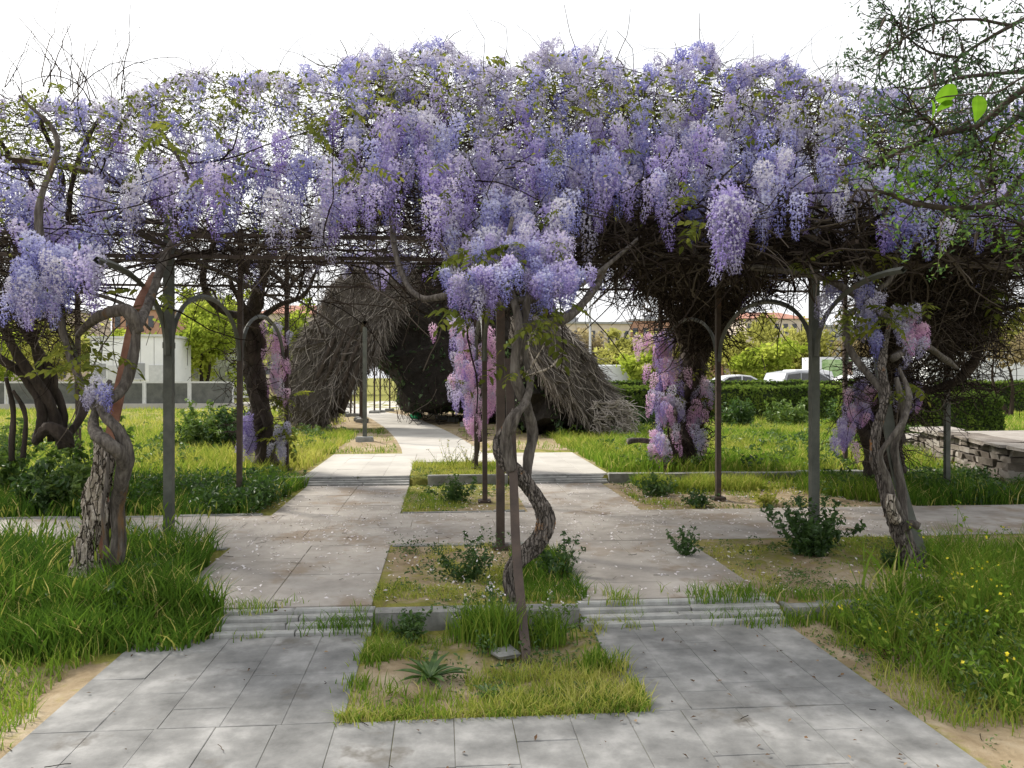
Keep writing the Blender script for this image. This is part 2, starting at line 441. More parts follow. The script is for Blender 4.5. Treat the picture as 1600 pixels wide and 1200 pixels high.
M["wleaf"] = leafy("wisteria_leaf", [(0.0, (0.07, 0.08, 0.02)), (0.5, (0.13, 0.16, 0.035)), (1.0, (0.24, 0.25, 0.05))], trans=0.45, rand=0.4)
M["bright_leaf"] = leafy("bright_leaf", [(0.0, (0.09, 0.20, 0.015)), (1.0, (0.16, 0.32, 0.025))], trans=0.55, rand=0.2)
M["tree_leaf"] = leafy("tree_leaf", [(0.0, (0.055, 0.085, 0.06)), (0.5, (0.09, 0.16, 0.07)), (1.0, (0.22, 0.34, 0.07))], trans=0.5)
M["grass"] = leafy("grass_blades", [(0.0, (0.035, 0.075, 0.018)), (0.35, (0.075, 0.155, 0.024)), (0.62, (0.165, 0.275, 0.035)), (0.85, (0.42, 0.42, 0.10)), (1.0, (0.56, 0.49, 0.22))], trans=0.42, tint=(1, 1, 0.75))
M["weed"] = leafy("weed_leaf", [(0.0, (0.025, 0.06, 0.016)), (0.5, (0.06, 0.125, 0.025)), (1.0, (0.15, 0.22, 0.04))], trans=0.35, gloss=0.03)
M["hedge"] = leafy("hedge_leaf", [(0.0, (0.045, 0.075, 0.02)), (0.5, (0.11, 0.17, 0.035)), (1.0, (0.26, 0.33, 0.06))], trans=0.45)
M["ivy"] = leafy("ivy_leaf", [(0.0, (0.018, 0.035, 0.016)), (0.6, (0.05, 0.09, 0.035)), (1.0, (0.12, 0.19, 0.07))], trans=0.2, gloss=0.02)
M["crown"] = leafy("spring_crown", [(0.0, (0.18, 0.24, 0.035)), (0.5, (0.34, 0.42, 0.06)), (1.0, (0.52, 0.56, 0.12))], trans=0.52)  # the three crown colours are brightened to stand in for distance haze
M["crown_olive"] = leafy("olive_crown", [(0.0, (0.22, 0.22, 0.06)), (0.5, (0.38, 0.38, 0.11)), (1.0, (0.54, 0.52, 0.20))], trans=0.52)
M["crown_brown"] = leafy("bare_crown", [(0.0, (0.22, 0.18, 0.11)), (0.5, (0.36, 0.29, 0.18)), (1.0, (0.46, 0.40, 0.25))], trans=0.45)
M["yellow"] = leafy("yellow_petal", [(0.0, (0.60, 0.52, 0.03)), (1.0, (0.75, 0.66, 0.08))], trans=0.3)
M["white_petal"] = leafy("fallen_petal", [(0.0, (0.62, 0.56, 0.60)), (1.0, (0.85, 0.82, 0.84))], trans=0.2)
M["litter"] = leafy("dead_leaf", [(0.0, (0.05, 0.032, 0.02)), (0.7, (0.14, 0.085, 0.05)), (1.0, (0.30, 0.22, 0.14))], trans=0.05)
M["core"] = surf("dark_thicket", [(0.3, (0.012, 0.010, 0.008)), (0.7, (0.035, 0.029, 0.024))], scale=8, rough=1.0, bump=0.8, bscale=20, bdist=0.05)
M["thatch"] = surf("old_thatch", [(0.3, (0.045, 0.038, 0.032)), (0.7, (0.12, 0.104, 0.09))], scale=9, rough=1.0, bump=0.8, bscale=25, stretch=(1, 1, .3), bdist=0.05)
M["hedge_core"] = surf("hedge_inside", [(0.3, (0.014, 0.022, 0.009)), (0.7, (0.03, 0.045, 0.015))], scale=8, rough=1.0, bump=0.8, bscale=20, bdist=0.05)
M["stone"] = surf("wall_stone", [(0.3, (0.10, 0.083, 0.067)), (0.5, (0.19, 0.163, 0.138)), (0.75, (0.30, 0.275, 0.245))], scale=5, detail=8, rough=0.9, bump=0.6, bscale=25, coords="World", rand=0.45, bdist=0.015)
M["white"] = surf("white_paint", [(0.3, (0.66, 0.67, 0.68)), (0.7, (0.80, 0.80, 0.80))], scale=0.8, rough=0.5, bump=0.0, coords="World")
M["car_white"] = surf("white_car_paint", [(0.3, (0.70, 0.71, 0.72)), (0.7, (0.78, 0.78, 0.79))], scale=0.6, rough=0.28, bump=0.0, spec=0.5)
M["car_grey"] = surf("silver_car_paint", [(0.3, (0.26, 0.27, 0.29)), (0.7, (0.36, 0.37, 0.39))], scale=0.6, rough=0.3, bump=0.0, metal=0.4, spec=0.5)
M["glass"] = surf("dark_glass", [(0.3, (0.015, 0.018, 0.02)), (0.7, (0.03, 0.035, 0.04))], scale=1, rough=0.08, bump=0.0, spec=0.7)
M["rubber"] = surf("tyre_rubber", [(0.3, (0.015, 0.015, 0.015)), (0.7, (0.03, 0.03, 0.03))], scale=6, rough=0.8, bump=0.0)
M["chrome"] = surf("wheel_alloy", [(0.3, (0.35, 0.35, 0.36)), (0.7, (0.5, 0.5, 0.5))], scale=3, rough=0.35, bump=0.0, metal=0.8)
M["red_lens"] = surf("red_lens", [(0.3, (0.30, 0.02, 0.02)), (0.7, (0.42, 0.03, 0.03))], scale=3, rough=0.2, bump=0)
M["lamp_lens"] = surf("clear_lens", [(0.3, (0.5, 0.5, 0.5)), (0.7, (0.6, 0.6, 0.6))], scale=3, rough=0.1, bump=0)
M["mesh_dark"] = surf("dark_fence_panel", [(0.3, (0.07, 0.075, 0.07)), (0.7, (0.14, 0.14, 0.13))], scale=3, rough=0.8, bump=0.1, coords="World")
M["galv"] = surf("galvanised", [(0.3, (0.45, 0.46, 0.46)), (0.7, (0.60, 0.60, 0.60))], scale=5, rough=0.5, bump=0, coords="World")
M["brick_far"] = surf("far_brick", [(0.3, (0.36, 0.20, 0.14)), (0.7, (0.46, 0.28, 0.20))], scale=1, rough=0.9, bump=0, coords="World")
M["render_far"] = surf("far_render", [(0.3, (0.50, 0.42, 0.35)), (0.7, (0.60, 0.53, 0.45))], scale=1, rough=0.9, bump=0, coords="World")
M["roof_far"] = surf("far_roof", [(0.3, (0.28, 0.13, 0.09)), (0.7, (0.36, 0.18, 0.13))], scale=1, rough=0.9, bump=0, coords="World")
M["grey_far"] = surf("far_grey", [(0.3, (0.25, 0.26, 0.27)), (0.7, (0.36, 0.36, 0.37))], scale=1, rough=0.8, bump=0, coords="World")
M["asphalt"] = surf("asphalt", [(0.3, (0.10, 0.10, 0.10)), (0.7, (0.16, 0.16, 0.155))], scale=3, rough=0.9, bump=0.2, coords="World")
M["green_plastic"] = surf("green_plastic", [(0.3, (0.02, 0.30, 0.12)), (0.7, (0.03, 0.40, 0.17))], scale=5, rough=0.4, bump=0.2)
M["poster_green"] = surf("poster_green", [(0.35, (0.16, 0.30, 0.08)), (0.6, (0.42, 0.55, 0.28))], scale=1.6, rough=0.5, bump=0)
M["poster_skin"] = surf("poster_skin", [(0.35, (0.36, 0.22, 0.15)), (0.6, (0.55, 0.38, 0.28))], scale=1.6, rough=0.5, bump=0)
M["poster_dark"] = surf("poster_dark", [(0.35, (0.05, 0.03, 0.025)), (0.6, (0.10, 0.06, 0.05))], scale=1.6, rough=0.5, bump=0)

# ground: bare soil where v=0, low green cover where v=1
def soil_material():
    m, nt, out = nodes("soil_and_cover"); L = nt.links
    g_ = N(nt, "ShaderNodeNewGeometry")
    n1 = N(nt, "ShaderNodeTexNoise", Scale=2.2, Detail=9.0, Roughness=0.7); L.new(g_.outputs["Position"], n1.inputs["Vector"])
    soil = ramp(nt, n1.outputs["Fac"], [(0.3, (0.16, 0.115, 0.065)), (0.5, (0.30, 0.235, 0.15)), (0.7, (0.44, 0.37, 0.27))])
    n2 = N(nt, "ShaderNodeTexNoise", Scale=3.5, Detail=12.0, Roughness=0.8); L.new(g_.outputs["Position"], n2.inputs["Vector"])
    gr = ramp(nt, n2.outputs["Fac"], [(0.32, (0.06, 0.08, 0.02)), (0.5, (0.18, 0.18, 0.04)), (0.68, (0.34, 0.28, 0.09))])
    at = N(nt, "ShaderNodeAttribute", attribute_name="v")
    n4 = N(nt, "ShaderNodeTexNoise", Scale=14.0, Detail=4.0); L.new(g_.outputs["Position"], n4.inputs["Vector"])
    ad = N(nt, "ShaderNodeMath", operation='ADD'); L.new(at.outputs["Fac"], ad.inputs[0]); L.new(n4.outputs["Fac"], ad.inputs[1])
    fr = ramp(nt, ad.outputs[0], [(0.72, (0, 0, 0)), (1.0, (1, 1, 1))])
    mx = N(nt, "ShaderNodeMix", data_type='RGBA'); L.new(fr, mx.inputs[0]); L.new(soil, mx.inputs[6]); L.new(gr, mx.inputs[7])
    p = N(nt, "ShaderNodeBsdfPrincipled", Roughness=1.0); p.inputs["Specular IOR Level"].default_value = 0.1
    L.new(mx.outputs[2], p.inputs["Base Color"])
    b = N(nt, "ShaderNodeBump", Strength=0.7, Distance=0.02)
    n3 = N(nt, "ShaderNodeTexNoise", Scale=35.0, Detail=6.0, Roughness=0.75); L.new(g_.outputs["Position"], n3.inputs["Vector"])
    L.new(n3.outputs["Fac"], b.inputs["Height"]); L.new(b.outputs[0], p.inputs["Normal"]); L.new(p.outputs[0], out.inputs[0])
    return m
M["soil"] = soil_material()
#PART2
# ------------------------------------------------------------------ beds and pavement plan (metres)
XL0, XL1, XR0, XR1 = -1.83, -0.46, 0.93, 2.2          # left path, centre beds, right path
YB0 = 3.72                                             # front edge of the nearest centre bed
YC0, YC1 = 7.13, 8.74                                  # the cross path
Y3END = 14.45

def in_rect(x, y, r): return (x > r[0]) & (x < r[1]) & (y > r[2]) & (y < r[3])

# the curved path beyond: centre line and half width
CP = spline([(0.0, 14.45), (-0.12, 16.0), (-0.45, 19.0), (-1.1, 23.5), (-2.2, 29.0), (-4.6, 35.0), (-8.5, 40.0)], 90)

def on_curved(x, y, margin=0.0):
    xc = np.interp(y, CP[:, 1], CP[:, 0])
    return (y > 14.4) & (y < 40) & (np.abs(x - xc) < 0.74 + margin)

def paved(x, y, mg=0.0):
    x = np.asarray(x); y = np.asarray(y)
    z1 = in_rect(x, y, (XL0 - mg, XR1 + mg, 0, YB0 + mg)) | in_rect(x, y, (XL0 - mg, XL1 + mg, 0, Y23b)) | in_rect(x, y, (XR0 - mg, XR1 + mg, 0, Y23b))
    z2 = in_rect(x, y, (-14, 14, YC0 - mg, YC1 + mg))
    z3 = in_rect(x, y, (XL0 - .1 - mg, XR1 + .15 + mg, Y23b, Y3END + mg)) & ~in_rect(x, y, (XL1 + mg, XR0 - mg, Y23b, 13.0 - mg))
    return z1 | z2 | z3 | on_curved(x, y, mg)

def cover(x, y):
    """how far the ground is covered in low green (0 bare soil .. 1)"""
    x = np.asarray(x, float); y = np.asarray(y, float)
    c = 0.25 + 0.5 * vnoise(x, y, 1.1, 1)
    c = np.where((y > Y23b) & (np.abs(x - 0.3) > 3), 0.75 + 0 * c, c)
    c = np.where((x < XL0 + .05) & (y < Y23b), np.where(y > 4.6, 0.7, 0.02 + .3 * vnoise(x, y, 1.5, 2)), c)
    c = np.where((x > XR1) & (y > Y12b) & (y < YC0), 0.12 + 0.38 * vnoise(x, y, 1.3, 3), c)
    c = np.where((x > XR1) & (x < 5.5) & (y > YC1) & (y < Y23a), 0.02 + 0.25 * vnoise(x, y, 1.3, 3), c)
    c = np.where((x > XR1) & (x < XR1 + .5) & (y < Y12a), 0.05, c)
    c = np.where(in_rect(x, y, (XL1, XR0, YB0, Y12a)), np.where((x < 0.12) & (y < 4.5), -0.1, 0.35), c)
    c = np.where(in_rect(x, y, (XL1, XR0, Y12b, YC0)), 0.05 + 0.35 * vnoise(x, y, 1.5, 4), c)
    c = np.where((y > 15) & (y < 34) & (np.abs(x - np.interp(y, CP[:, 1], CP[:, 0])) < 3.2), 0.05 + .25 * vnoise(x, y, .8, 6), c)
    c = np.where(y > 40, 0.8, c)
    return np.clip(c, 0, 1)

# ground: one sheet, stepping up at the two kerb lines
xs = np.concatenate([np.linspace(-400, -30, 14), np.linspace(-25, -9, 30), np.arange(-8.4, 8.41, 0.12), np.linspace(9, 30, 36), np.linspace(36, 400, 14)])
ysn = np.concatenate([[-40, -15, -4], np.arange(0, 5.12, 0.12), [5.118, 5.122], np.arange(5.24, 11.13, 0.12), [11.138, 11.142], np.arange(11.26, 16, 0.16), np.linspace(16.3, 45, 80), np.linspace(50, 600, 24)])
ysn = np.unique(np.round(ysn, 4))
GX, GY = np.meshgrid(xs, ysn)
GZ = gz(GY).astype(float)
bump_ = (vnoise(GX, GY, 2.2, 8) - 0.5) * 0.05 + (vnoise(GX, GY, 6.0, 9) - 0.5) * 0.022
pv = paved(GX, GY, 0.10)
GZ = GZ + np.where(pv, 0.0085, bump_ - 0.004) * np.where((GY < 60) & (np.abs(GX) < 30), 1, 0)
GZ = GZ - np.where(paved(GX, GY, .04) & (((GY > Y12a - .03) & (GY < Y12b + .02)) | ((GY > Y23a - .03) & (GY < Y23b + .02))), .12, 0)
n0, n1 = GX.shape
gi = np.arange(n0 - 1)[:, None] * n1 + np.arange(n1 - 1)[None, :]
Q = np.stack([gi, gi + 1, gi + n1 + 1, gi + n1], -1).reshape(-1, 4)
g = Geo().add(np.stack([GX, GY, GZ], -1).reshape(-1, 3), Q, cover(GX, GY).ravel())
ground = g.build("ground", M["soil"], smooth=True)
tag(ground, kind="structure")

def ground_z(x, y):
    x = np.asarray(x, float); y = np.asarray(y, float)
    return gz(y) + np.where(paved(x, y, 0.0), 0.012, (vnoise(x, y, 2.2, 8) - 0.5) * 0.05 + (vnoise(x, y, 6.0, 9) - 0.5) * 0.022 - 0.006) * np.where((y < 60) & (np.abs(x) < 30), 1, 0)

# pavements of single slabs
_slab_cache = {}
def slab_mesh(w, l, mat, v):
    k = (round(w, 3), round(l, 3), mat, v)
    if k not in _slab_cache:
        g = Geo()
        cham(g, (0, 0, -0.03), (w, l, 0.06), b=0.0025, jit=0.0008)
        _slab_cache[k] = g.mesh("slab", M[mat])
    return _slab_cache[k]

def pave(parent, x0, x1, y0, y1, z, cw, cl, mat="slab", along_y=True, gap=0.0016, stagger=True, drop=0.0):
    """courses of slabs filling a rectangle; gaps between them are real"""
    a0, a1, b0, b1 = (x0, x1, y0, y1) if along_y else (y0, y1, x0, x1)
    nc = max(1, round((a1 - a0) / cw)); w = (a1 - a0) / nc
    for i in range(nc):
        b = b0 - (cl * random.choice((0, .33, .5, .66)) if stagger else 0)
        while b < b1 - 0.02:
            e = b + cl
            s0, s1 = max(b, b0), min(e, b1)
            if b1 - s1 < 0.14: s1 = b1; e = b1
            if s1 - s0 < 0.05: b = e; continue
            ca, cb = a0 + (i + .5) * w, (s0 + s1) / 2
            ww, ll = w - gap, (s1 - s0) - gap
            me = slab_mesh(ww if along_y else ll, ll if along_y else ww, mat, random.randint(0, 2))
            loc = (ca, cb) if along_y else (cb, ca)
            place("slab", me, parent, (loc[0], loc[1], z + 0.014 + random.uniform(-.0012, .0012)), (random.gauss(0, .0011), random.gauss(0, .0011), 0))
            b = e

def structure(name, loc=(0, 0, 0)):
    o = bpy.data.objects.new(name, None); C.objects.link(o); o.location = loc
    o.empty_display_size = .1
    return tag(o, kind="structure")

pav1 = structure("pavement")
CW, CLN = 0.277, 0.62
pave(pav1, XL0, XR1, 1.6, YB0, Z1, CW, CLN)
pave(pav1, XL0, XL1, YB0 + .003, Y12a - .01, Z1, CW, CLN)
pave(pav1, XR0, XR1, YB0 + .003, Y12a - .01, Z1, CW, CLN)
pav2 = structure("pavement")
pave(pav2, XL0, XL1, Y12b + .01, YC0, Z2, CW * 2, 0.83, mat="slab_dusty", gap=.0025)
pave(pav2, XR0, XR1, Y12b + .01, YC0, Z2, CW * 2, 0.83, mat="slab_dusty", gap=.0025)
pave(pav2, XL0, XL1, YC1, Y23a - .01, Z2, CW * 2, 0.83, mat="slab_dusty", gap=.0025)
pave(pav2, XR0, XR1, YC1, Y23a - .01, Z2, CW * 2, 0.83, mat="slab_dusty", gap=.0025)
pav3 = structure("pavement")
pave(pav3, -10, 12, YC0 + .003, YC1 - .003, Z2, 0.40, 0.83, mat="slab_dusty", along_y=False, gap=.0025)
pav4 = structure("pavement")
pave(pav4, XL0 - .1, XL1, Y23b + .01, Y3END, Z3, 0.36, 0.8, mat="slab_pale")
pave(pav4, XR0, XR1 + .15, Y23b + .01, Y3END, Z3, 0.36, 0.8, mat="slab_pale")
pave(pav4, XL1 + .003, XR0 - .003, 13.0, Y3END, Z3, 0.36, 0.8, mat="slab_pale")

# the curved path: thick ribbon of cast concrete
g = Geo()
T_ = np.gradient(CP, axis=0); T_ /= np.linalg.norm(T_, axis=1, keepdims=True)
Nn = np.stack([T_[:, 1], -T_[:, 0]], 1)
rows = []
for off, z in ((-0.72, 0.16), (-0.72, 0.212), (0.72, 0.212), (0.72, 0.16)):
    p = CP + Nn * off
    rows.append(np.column_stack([p, np.full(len(p), z)]))
V = np.stack(rows, 1)
i = np.arange(len(CP) - 1)[:, None] * 4 + np.arange(3)[None, :]
g.add(V.reshape(-1, 3), np.stack([i, i + 4, i + 5, i + 1], -1).reshape(-1, 4))
tag(g.build("path", M["slab_pale"]), kind="structure")

# ribbed steps at the two level changes, and kerb stones across the beds
def steps(x0, x1, ya, yb, za, zb, n=4):
    p = structure("steps", ((x0 + x1) / 2, ya, za))
    d = (yb - ya) / n
    for k in range(n):
        z = za + (zb - za) * (k + 1) / n
        m_ = random.uniform(.4, .6)
        for s0, s1 in ((x0, x0 + (x1 - x0) * m_), (x0 + (x1 - x0) * m_ + .006, x1)):
            g = Geo()
            cham(g, ((s0 + s1) / 2, ya + d * (k + .5) - .004, z - .055 + .014), (s1 - s0, d - .014, .11), b=.008, jit=.002, rz=random.uniform(-.003, .003))
            g.build("tread", M["tread"], p)
steps(XL0 + .42, XL1 + .02, Y12a, Y12b, Z1, Z2)
steps(XR0 - .05, XR1 + .02, Y12a, Y12b, Z1, Z2)
steps(XL0, XL1, Y23a, Y23b, Z2, Z3, 4)
steps(XR0, XR1 + .1, Y23a, Y23b, Z2, Z3, 4)

def kerb(x0, x1, y, z_top, h=0.16, w=0.14, ln=0.95):
    p = structure("kerb", ((x0 + x1) / 2, y, z_top))
    x = x0
    while x < x1 - .05:
        e = min(x + ln * random.uniform(.85, 1.1), x1)
        g = Geo()
        cham(g, ((x + e) / 2, y + random.uniform(-.006, .006), z_top - h / 2 + random.uniform(-.006, .006)), (e - x - .008, w, h), b=.01, jit=.003, rz=random.uniform(-.006, .006))
        g.build("kerb_stone", M["kerb"], p)
        x = e
for x0, x1 in ((XL1 + .03, XR0 - .06), (-8, XL0 - .22), (XR1 + .04, 8)):
    kerb(x0, x1, Y12a + .14, Z2 + (.02 if -1 < x0 < 0 else .0))
for x0, x1 in ((XL1 + .25, XR0 - .02), (-9, XL0 - .02), (XR1 + .12, 7.4)):
    kerb(x0, x1, Y23a + .12, Z3 + .03)
# low edging of the beds along the cross path
for x0, x1, y in ((-9, XL0 - .02, YC0 - .05), (XL1 + .02, XR0 - .02, YC0 - .05), (-9, XL0 - .1, YC1 + .05), (XL1 + .02, XR0 - .02, YC1 + .05)):
    kerb(x0, x1, y, Z2 + .022, h=.10, w=.08, ln=1.0)

# white sky is the world itself; car park surface behind the hedges
g = Geo(); box(g, (25, 47, 0.17), (46, 22, 0.10))
tag(g.build("road", M["asphalt"]), kind="structure")

# ------------------------------------------------------------------ far buildings
def building(name, x0, x1, y, depth, zt, wall, roof, label, floors=2, nwin=5, pitched=False, group=None):
    t = thing(name, ((x0 + x1) / 2, y + depth / 2, Z3), label, "building", group)
    g = Geo(); box(g, ((x0 + x1) / 2, y + depth / 2, (zt + Z3) / 2), (x1 - x0, depth, zt - Z3)); g.build("wall", wall, t)
    g = Geo()
    if pitched:
        h = 1.6
        V = [(x0 - .4, y - .4, zt + .003), (x1 + .4, y - .4, zt + .003), (x1 + .4, y + depth + .4, zt + .003), (x0 - .4, y + depth + .4, zt + .003), (x0 + 2, y + depth / 2, zt + h), (x1 - 2, y + depth / 2, zt + h)]
        g.add(V, [np.array([(0, 1, 5, 4), (2, 3, 4, 5), (0, 3, 2, 1)]), np.array([(1, 2, 5), (3, 0, 4)])])
    else:
        box(g, ((x0 + x1) / 2, y + depth / 2, zt + .18), (x1 - x0 + .6, depth + .6, .35))
    rf = g.build("roof", roof, t)
    if not pitched:
        g = Geo(); box(g, (x0 + (x1 - x0) * .3, y + depth * .5, zt + .95), (2.2, 1.6, 1.2)); g.build("roof_unit", M["grey_far"], rf)
    fh = (zt - Z3) / floors
    wd = (x1 - x0) / nwin
    wm = None
    for f_ in range(floors):
        for k in range(nwin):
            c = (x0 + wd * (k + .5), y - .01, Z3 + fh * (f_ + .55))
            if wm is None:
                g = Geo(); box(g, (0, 0, 0), (wd * .5, .1, fh * .45)); wm = g.mesh("window", M["glass"])
            place("window", wm, t, c)
    return t

def bx(px, Y): return atY(px, HY, Y)[0]
def bz(py, Y): return EYE + (HY - py) / F * Y

building("apartment_building", bx(-160, 120), bx(110, 120), 120, 14, bz(490, 120), M["render_far"], M["grey_far"], "long cream block far behind the fence at the very left", 3, 9)
building("brick_building", bx(175, 110), bx(262, 110), 110, 12, bz(488, 110), M["brick_far"], M["grey_far"], "brick block far behind, above the white cabins left of the tall post", 3, 5)
building("grey_building", bx(285, 130), bx(345, 130), 130, 12, bz(470, 130), M["grey_far"], M["grey_far"], "grey far block seen between the two left posts above the willow", 4, 4)
building("house", bx(405, 115), bx(520, 115), 115, 10, bz(492, 115), M["render_far"], M["roof_far"], "far house with a red tiled roof left of the dead brush mound", 2, 5, True)
building("apartment_building", bx(868, 135), bx(985, 135), 135, 14, bz(505, 135), M["render_far"], M["grey_far"], "pale peach block far behind the tall thin lamp post", 2, 9)
building("warehouse", bx(985, 140), bx(1130, 140), 140, 14, bz(500, 140), M["brick_far"], M["grey_far"], "low brick warehouse far behind the pink flowered trunk", 2, 9)
building("apartment_building", bx(1165, 130), bx(1262, 130), 130, 14, bz(495, 130), M["render_far"], M["roof_far"], "far cream block under the right hand steel arch", 3, 7, True)
building("warehouse", bx(1290, 125), bx(1480, 125), 125, 14, bz(508, 125), M["grey_far"], M["grey_far"], "grey far warehouse behind the trailer and the dark vine clump", 2, 9)

def cabin(px0, px1, Y, pt, depth, label, name="cabin"):
    x0, x1, zt = bx(px0, Y), bx(px1, Y), bz(pt, Y)
    t = thing(name, ((x0 + x1) / 2, Y + depth / 2, Z3), label, "cabin", "white prefab cabins")
    g = Geo(); n = max(3, int((x1 - x0) / .9)); w = (x1 - x0) / n
    for k in range(n):
        cx = x0 + w * (k + .5)
        g = Geo(); box(g, (cx, Y + depth / 2, (zt + Z3) / 2), (w - .03, depth, zt - Z3)); g.build("wall_panel", M["white"], t)
    g = Geo(); box(g, ((x0 + x1) / 2, Y + depth / 2, zt + .06), (x1 - x0 + .2, depth + .2, .12)); g.build("roof", M["galv"], t)
    dx = x0 + (x1 - x0) * .76
    g = Geo(); box(g, (dx, Y - .02, Z3 + 1.0), (.9, .05, 2.0)); d = g.build("door", M["galv"], t)
    g = Geo(); box(g, (dx + .35, Y - .06, Z3 + 1.0), (.1, .05, .05)); g.build("handle", M["grey_far"], d)
    g = Geo(); box(g, (x0 + (x1 - x0) * .26, Y - .02, Z3 + 1.7), (.75, .05, .8)); wi = g.build("window", M["grey_far"], t)
    g = Geo(); box(g, (x0 + (x1 - x0) * .26, Y - .04, Z3 + 1.25), (.85, .1, .06)); g.build("sill", M["galv"], wi)
cabin(140, 195, 46, 531, 4, "smaller white cabin behind the fence beside the flaking trunk")
cabin(198, 262, 44, 528, 4, "white cabin directly left of the front tall post")
cabin(275, 372, 52, 548, 4, "wide low white cabin behind the willow and the fence")
cabin(505, 548, 60, 556, 4, "small white cabin seen through the tunnel mouth")

# ------------------------------------------------------------------ fence with framed dark panels
FY = 36.0
ft = thing("panel_fence", (-15, FY, Z3), "white framed fence with dark mesh panels along the far lawn", "fence")
g = Geo(); box(g, (-17.5, FY, Z3 + .1), (27, .35, .24)); g.build("plinth", M["slab_pale"], ft)
pw = 1.9
for k in range(14):
    x1 = bx(366, FY) - k * pw; x0 = x1 - pw
    za, zb = bz(634, FY) + .02, bz(597, FY)
    g = Geo(); box(g, ((x0 + x1) / 2, FY, (za + zb) / 2), (pw - .16, .03, zb - za - .08)); p = g.build("panel", M["mesh_dark"], ft)
    g = Geo()
    for z in (za, zb): box(g, ((x0 + x1) / 2, FY, z), (pw - .055, .05, .07))
    for x in (x0 + .05, x1 - .05): box(g, (x, FY, (za + zb) / 2), (.07, .045, zb - za + .04))
    g.build("frame", M["galv"], p)

# ------------------------------------------------------------------ posts and poles far away
def lamp(px, Y, pt, label, head=True):
    x = bx(px, Y); zt = bz(pt, Y)
    t = thing("street_lamp", (x, Y, Z3), label, "street lamp")
    g = Geo(); tubes(g, [np.column_stack([np.full(8, x), np.full(8, Y), np.linspace(Z3, zt, 8)])], [np.linspace(.10, .05, 8)], 8); g.build("pole", M["galv"], t)
    g = Geo(); box(g, (x + .3, Y, zt + .05), (.9, .25, .12), taper=.7); g.build("lamp_head", M["grey_far"], t)
    g = Geo(); box(g, (x, Y, Z3 + .15), (.3, .3, .3), taper=.8); g.build("base", M["grey_far"], t)
lamp(922, 48, 420, "thin pale lamp post beyond the right brush mound")
lamp(497, 58, 415, "thin pale lamp post above the left brush mound")

# ------------------------------------------------------------------ vehicles
def profile_body(g, prof, hw, tuck=0.0, a=.5):
    """closed side profile (x,z) swept across the width, edges drawn in"""
    P = np.asarray(prof, float); n = len(P)
    ws = [(-hw, .93), (-hw + .07, 1.0), (hw - .07, 1.0), (hw, .93)]
    cz = P[:, 1].mean(); cx = P[:, 0].mean()
    V = []
    for w, s in ws:
        for x, z in P: V.append((cx + (x - cx) * (s * .02 + .98), w * (1 - tuck * max(0, z - cz)), cz + (z - cz) * s))
    fs = []
    for k in range(3):
        for i in range(n):
            j = (i + 1) % n
            fs.append((k * n + i, k * n + j, (k + 1) * n + j, (k + 1) * n + i))
    g.add(V, [np.array(fs), np.array([list(range(n))[::-1]]), np.array([list(range(3 * n, 4 * n))])], a)

def rot_geo(g, rz, loc):
    c, s = math.cos(rz), math.sin(rz)
    for i, V in enumerate(g.v):
        g.v[i] = np.stack([V[:, 0] * c - V[:, 1] * s + loc[0], V[:, 0] * s + V[:, 1] * c + loc[1], V[:, 2] + loc[2]], 1)
    return g

def vehicle(name, loc, rz, label, cat, prof, hw, cabin_prof, wheels, paint, R=.32, panes=(), front=None, rear=None):
    t = thing(name, loc, label, cat)
    def put(nm, fn, mat, par=t, smooth=False):
        g = Geo(); fn(g); rot_geo(g, rz, loc); return g.build(nm, mat, par, smooth)
    put("body", lambda g: profile_body(g, prof, hw), paint)
    if cabin_prof: put("cabin", lambda g: profile_body(g, cabin_prof, hw - .08, .12), paint)
    for q in panes:
        for sgn in (-1, 1):
            def pane(g, q=q, sgn=sgn):
                V = []
                for o in (0.0, .03):
                    for x, z in q: V.append((x, sgn * ((hw - .08) * (1 - .12 * max(0, z - 1.15)) + o - .005), z))
                n = len(q); fs = [(i, (i + 1) % n, n + (i + 1) % n, n + i) for i in range(n)]
                g.add(V, [np.array(fs), np.array([list(range(n))]), np.array([list(range(n, 2 * n))])])
            put("window", pane, M["glass"])
    for wx in wheels:
        for sgn in (-1, 1):
            def wh(g, r, w, wx=wx, sgn=sgn):
                th = np.linspace(0, 2 * math.pi, 17)[:-1]
                V = [(wx + rr * math.cos(a), sgn * (hw - .1) + y, R + rr * math.sin(a)) for y, rr in ((-w, r * .85), (-w, r), (w, r), (w, r * .85)) for a in th]
                fs = [(k * 16 + i, k * 16 + (i + 1) % 16, (k + 1) * 16 + (i + 1) % 16, (k + 1) * 16 + i) for k in range(3) for i in range(16)]
                g.add(V, [np.array(fs), np.array([list(range(16))]), np.array([list(range(48, 64))])])
            w_ = put("wheel", lambda g: wh(g, R, .11), M["rubber"])
            put("rim", lambda g: wh(g, R * .62, .125), M["chrome"], w_)
    xf = max(p[0] for p in prof); xb = min(p[0] for p in prof)
    for sgn in (-1, 1):
        put("headlight", lambda g: box(g, (xf - .10, sgn * (hw - .28), .68), (.22, .36, .15)), M["lamp_lens"])
        put("tail_light", lambda g: box(g, (xb + .09, sgn * (hw - .2), .82), (.22, .22, .26)), M["red_lens"])
        put("mirror", lambda g: box(g, (xf - 1.55, sgn * (hw + .06), 1.02), (.12, .16, .13)), paint)
    put("bumper", lambda g: box(g, (xf - .02, 0, .42), (.16, hw * 1.8, .22)), M["rubber"])
    return t

